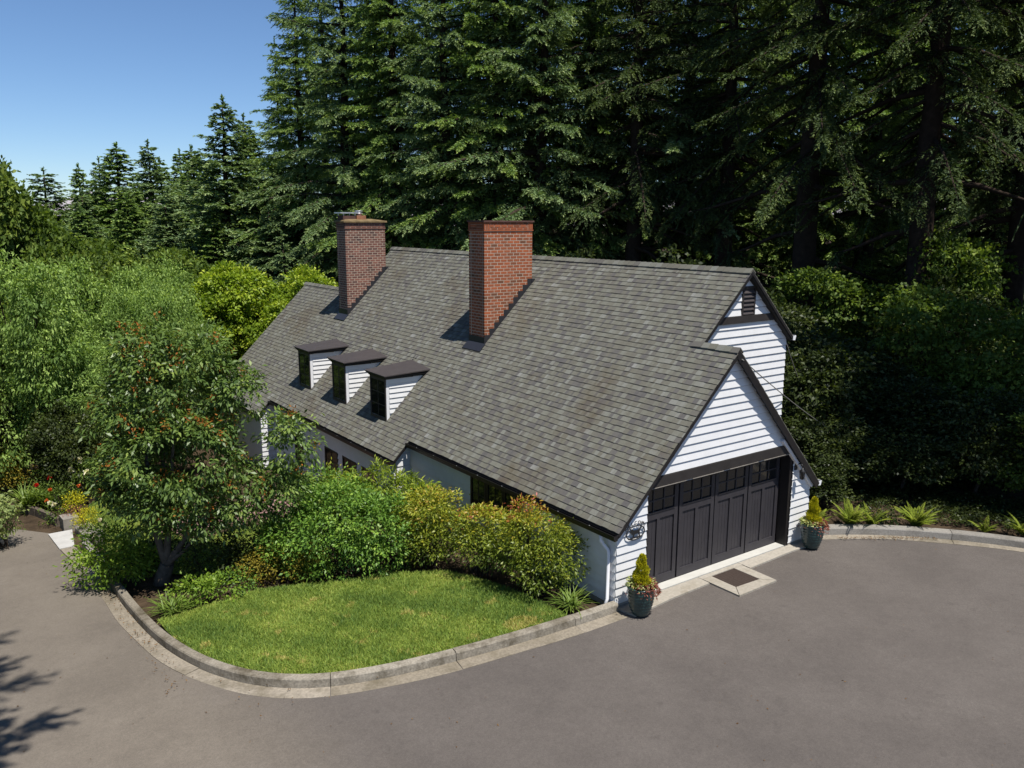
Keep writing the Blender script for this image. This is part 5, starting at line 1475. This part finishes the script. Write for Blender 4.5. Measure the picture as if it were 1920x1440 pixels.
tag(ramp_block('low_wall', [(-8.10, 12.1), (-7.92, 12.1), (-7.86, 9.9), (-8.04, 9.7)], 0, .22, M['kerb']), 'low concrete wall between the path and the lower rose bush', 'wall')
tb = tag(empty('timber_edge', (0, 0, 0)), 'brown timber edging in front of the iris leaves at left', 'edging')
for (a, b) in (((-8.95, 18.35), (-8.62, 17.35)), ((-8.61, 17.3), (-8.38, 16.3)), ((-8.37, 16.25), (-8.26, 15.4))):
    m = MB(); d = (Vector(b)-Vector(a)).normalized(); nn = Vector((-d.y, d.x))*.07
    P4 = [Vector(a)-nn, Vector(b)-nn, Vector(b)+nn, Vector(a)+nn]
    m.hexa([(p.x, p.y, zf(p.x, p.y)-.1) for p in P4]+[(p.x, p.y, zf(p.x, p.y)+.20) for p in P4])
    m.build('timber', M['bark_grey'], tb)
# brick patio by the middle wall
pt = tag(empty('patio'), kind='structure')
PAT = [(-6.2, 12.8), (-5.7, 11.7), (-3.5, 11.7), (-2.6, 11.2), (-1.6, 12.2), (-2.0, 15.0), (-3.4, 14.0), (-5.4, 13.2)]
metas = []
for k in range(6):
    mm = MB(); mm.tone = (k+.5)/6; mm.box(-.15, .15, -.10, .10, -.05, .02); me = mm.mesh('paver'); me.materials.append(M['paver']); metas.append(me)
pp = []
for i in range(-20, 1):
    for j in range(48, 90):
        x = i*.312+(.156 if j % 2 else 0); y = j*.212
        if inpoly(np.array([x]), np.array([y]), PAT)[0]: pp.append((x, y))
pp.sort(key=lambda q: (Vector((q[0], q[1], -.8))-CAM).length)
for (x, y) in pp[:300]:
    o = link('paver', rs.choice(metas), None, pt, (x, y, zf(x, y)+rs.uniform(-.006, .006))); o.rotation_euler = (-.085, 0, rs.uniform(-.03, .03))
mm = MB()
for (x, y) in pp[300:]:
    mm.tone = rs.random(); z = zf(x, y); mm.box(x-.15, x+.15, y-.1, y+.1, z-.05, z+.02)
if pp[300:]:
    o = mm.build('pavers', M['paver'], pt); o['kind'] = 'stuff'

# ---- planters
def planter(x, y, label, seed, flip=1):
    r = np.random.default_rng(seed)
    root = tag(empty('planter', (x, y, .014)), label, 'planter', 'glazed planters beside the garage door')
    prof = [(.0, 0), (.15, 0), (.165, .015)]
    for k in range(26):
        s = k/25; z = .02+.56*s
        prof.append((.165+.110*s**.75+.022*math.sin(math.pi*s)+(.010 if k % 3 == 0 else 0), z))
    prof += [(.292, .585), (.30, .61), (.285, .62), (.262, .615), (.256, .56), (0.0, .555)]
    m = MB(); m.lathe(prof, 32); m.build('pot', M['pot'], root)
    m = MB(); m.lathe([(.255, .565), (.1, .575), (0, .575)], 20); m.build('soil', M['potsoil'], root)
    # golden cone
    n = 4200; z = r.random(n)**1.1; a = r.uniform(0, 2*np.pi, n); twist = .86+.18*np.sin(a*1+z*16)
    rad = (.20*(1-z)**.62+.012)*twist*np.sqrt(r.uniform(.45, 1, n))
    c = np.stack([rad*np.cos(a), rad*np.sin(a), .60+.66*z], -1); d = nrm(np.stack([np.cos(a)*.6, np.sin(a)*.6, np.full(n, .8)], -1)+r.normal(0, .3, (n, 3)))
    V = leaf_quads(c, d, nrm(r.normal(size=(n, 3))), r.uniform(.03, .055, n), .022, .2, .05)
    link('topiary', join_leaves([(V, np.clip(r.normal(.5, .25, n), 0, 1), 0)], 'topiary'), M['golden'], root)
    m = MB(); m.tube([(0, 0, .57), (0, 0, 1.15)], [.018, .006], 6); m.build('stem', M['bark'], root)
    for nm, mt, n, ang, sp in (('trailing_plant', M['purple'], 520, -.5 if flip > 0 else -.4, 1.0), ('variegated_plant', M['pale'], 420, 1.0 if flip > 0 else 2.2, 1.5)):
        a = ang+r.normal(0, sp, n); q = r.uniform(.12, .37, n) if nm == 'trailing_plant' else r.uniform(.1, .29, n)
        z = .62+r.uniform(0, .10, n)-np.maximum(q-.26, 0)*1.8
        c = np.stack([q*np.cos(a), q*np.sin(a), z], -1); d = nrm(np.stack([np.cos(a), np.sin(a), r.normal(.1, .5, n)], -1)+r.normal(0, .4, (n, 3)))
        V = leaf_quads(c, d, nrm(r.normal(0, .5, (n, 3))+np.array([0, 0, 1])), r.uniform(.04, .08, n), .03)
        tp_ = link(nm, join_leaves([(V, r.random(n), 0)], nm), mt, root); tp_['kind'] = 'stuff'
planter(.22, -.52, 'ribbed dark green pot with golden cone shrub left of the garage door', 91)
planter(6.12, -.42, 'ribbed dark green pot with golden cone shrub right of the garage door', 92, -1)

M['cablem'] = mat('weathered_cable', (.22, .21, .19), .6, .3)
# ---- overhead cables from the gables into the forest
for (a, b, lab) in (((6.58, 1.02, 4.85), (13.68, 5.21, 2.0), 'thin grey cable running from upper gutter corner into the forest'), ((GX+.05, -.2, GZ-.22), (12.73, 3.14, 1.05), 'thin grey cable running from the garage gable peak into the forest')):
    a, b = Vector(a), Vector(b); m = MB()
    pts = [a.lerp(b, t/12)-Vector((0, 0, .10*4*(t/12)*(1-t/12))) for t in range(13)]
    m.tube([p-a for p in pts], .013, 5); o = m.build('cable', M['cablem'], None, a); tag(o, lab, 'cable', 'cables running from the house')
print('done')
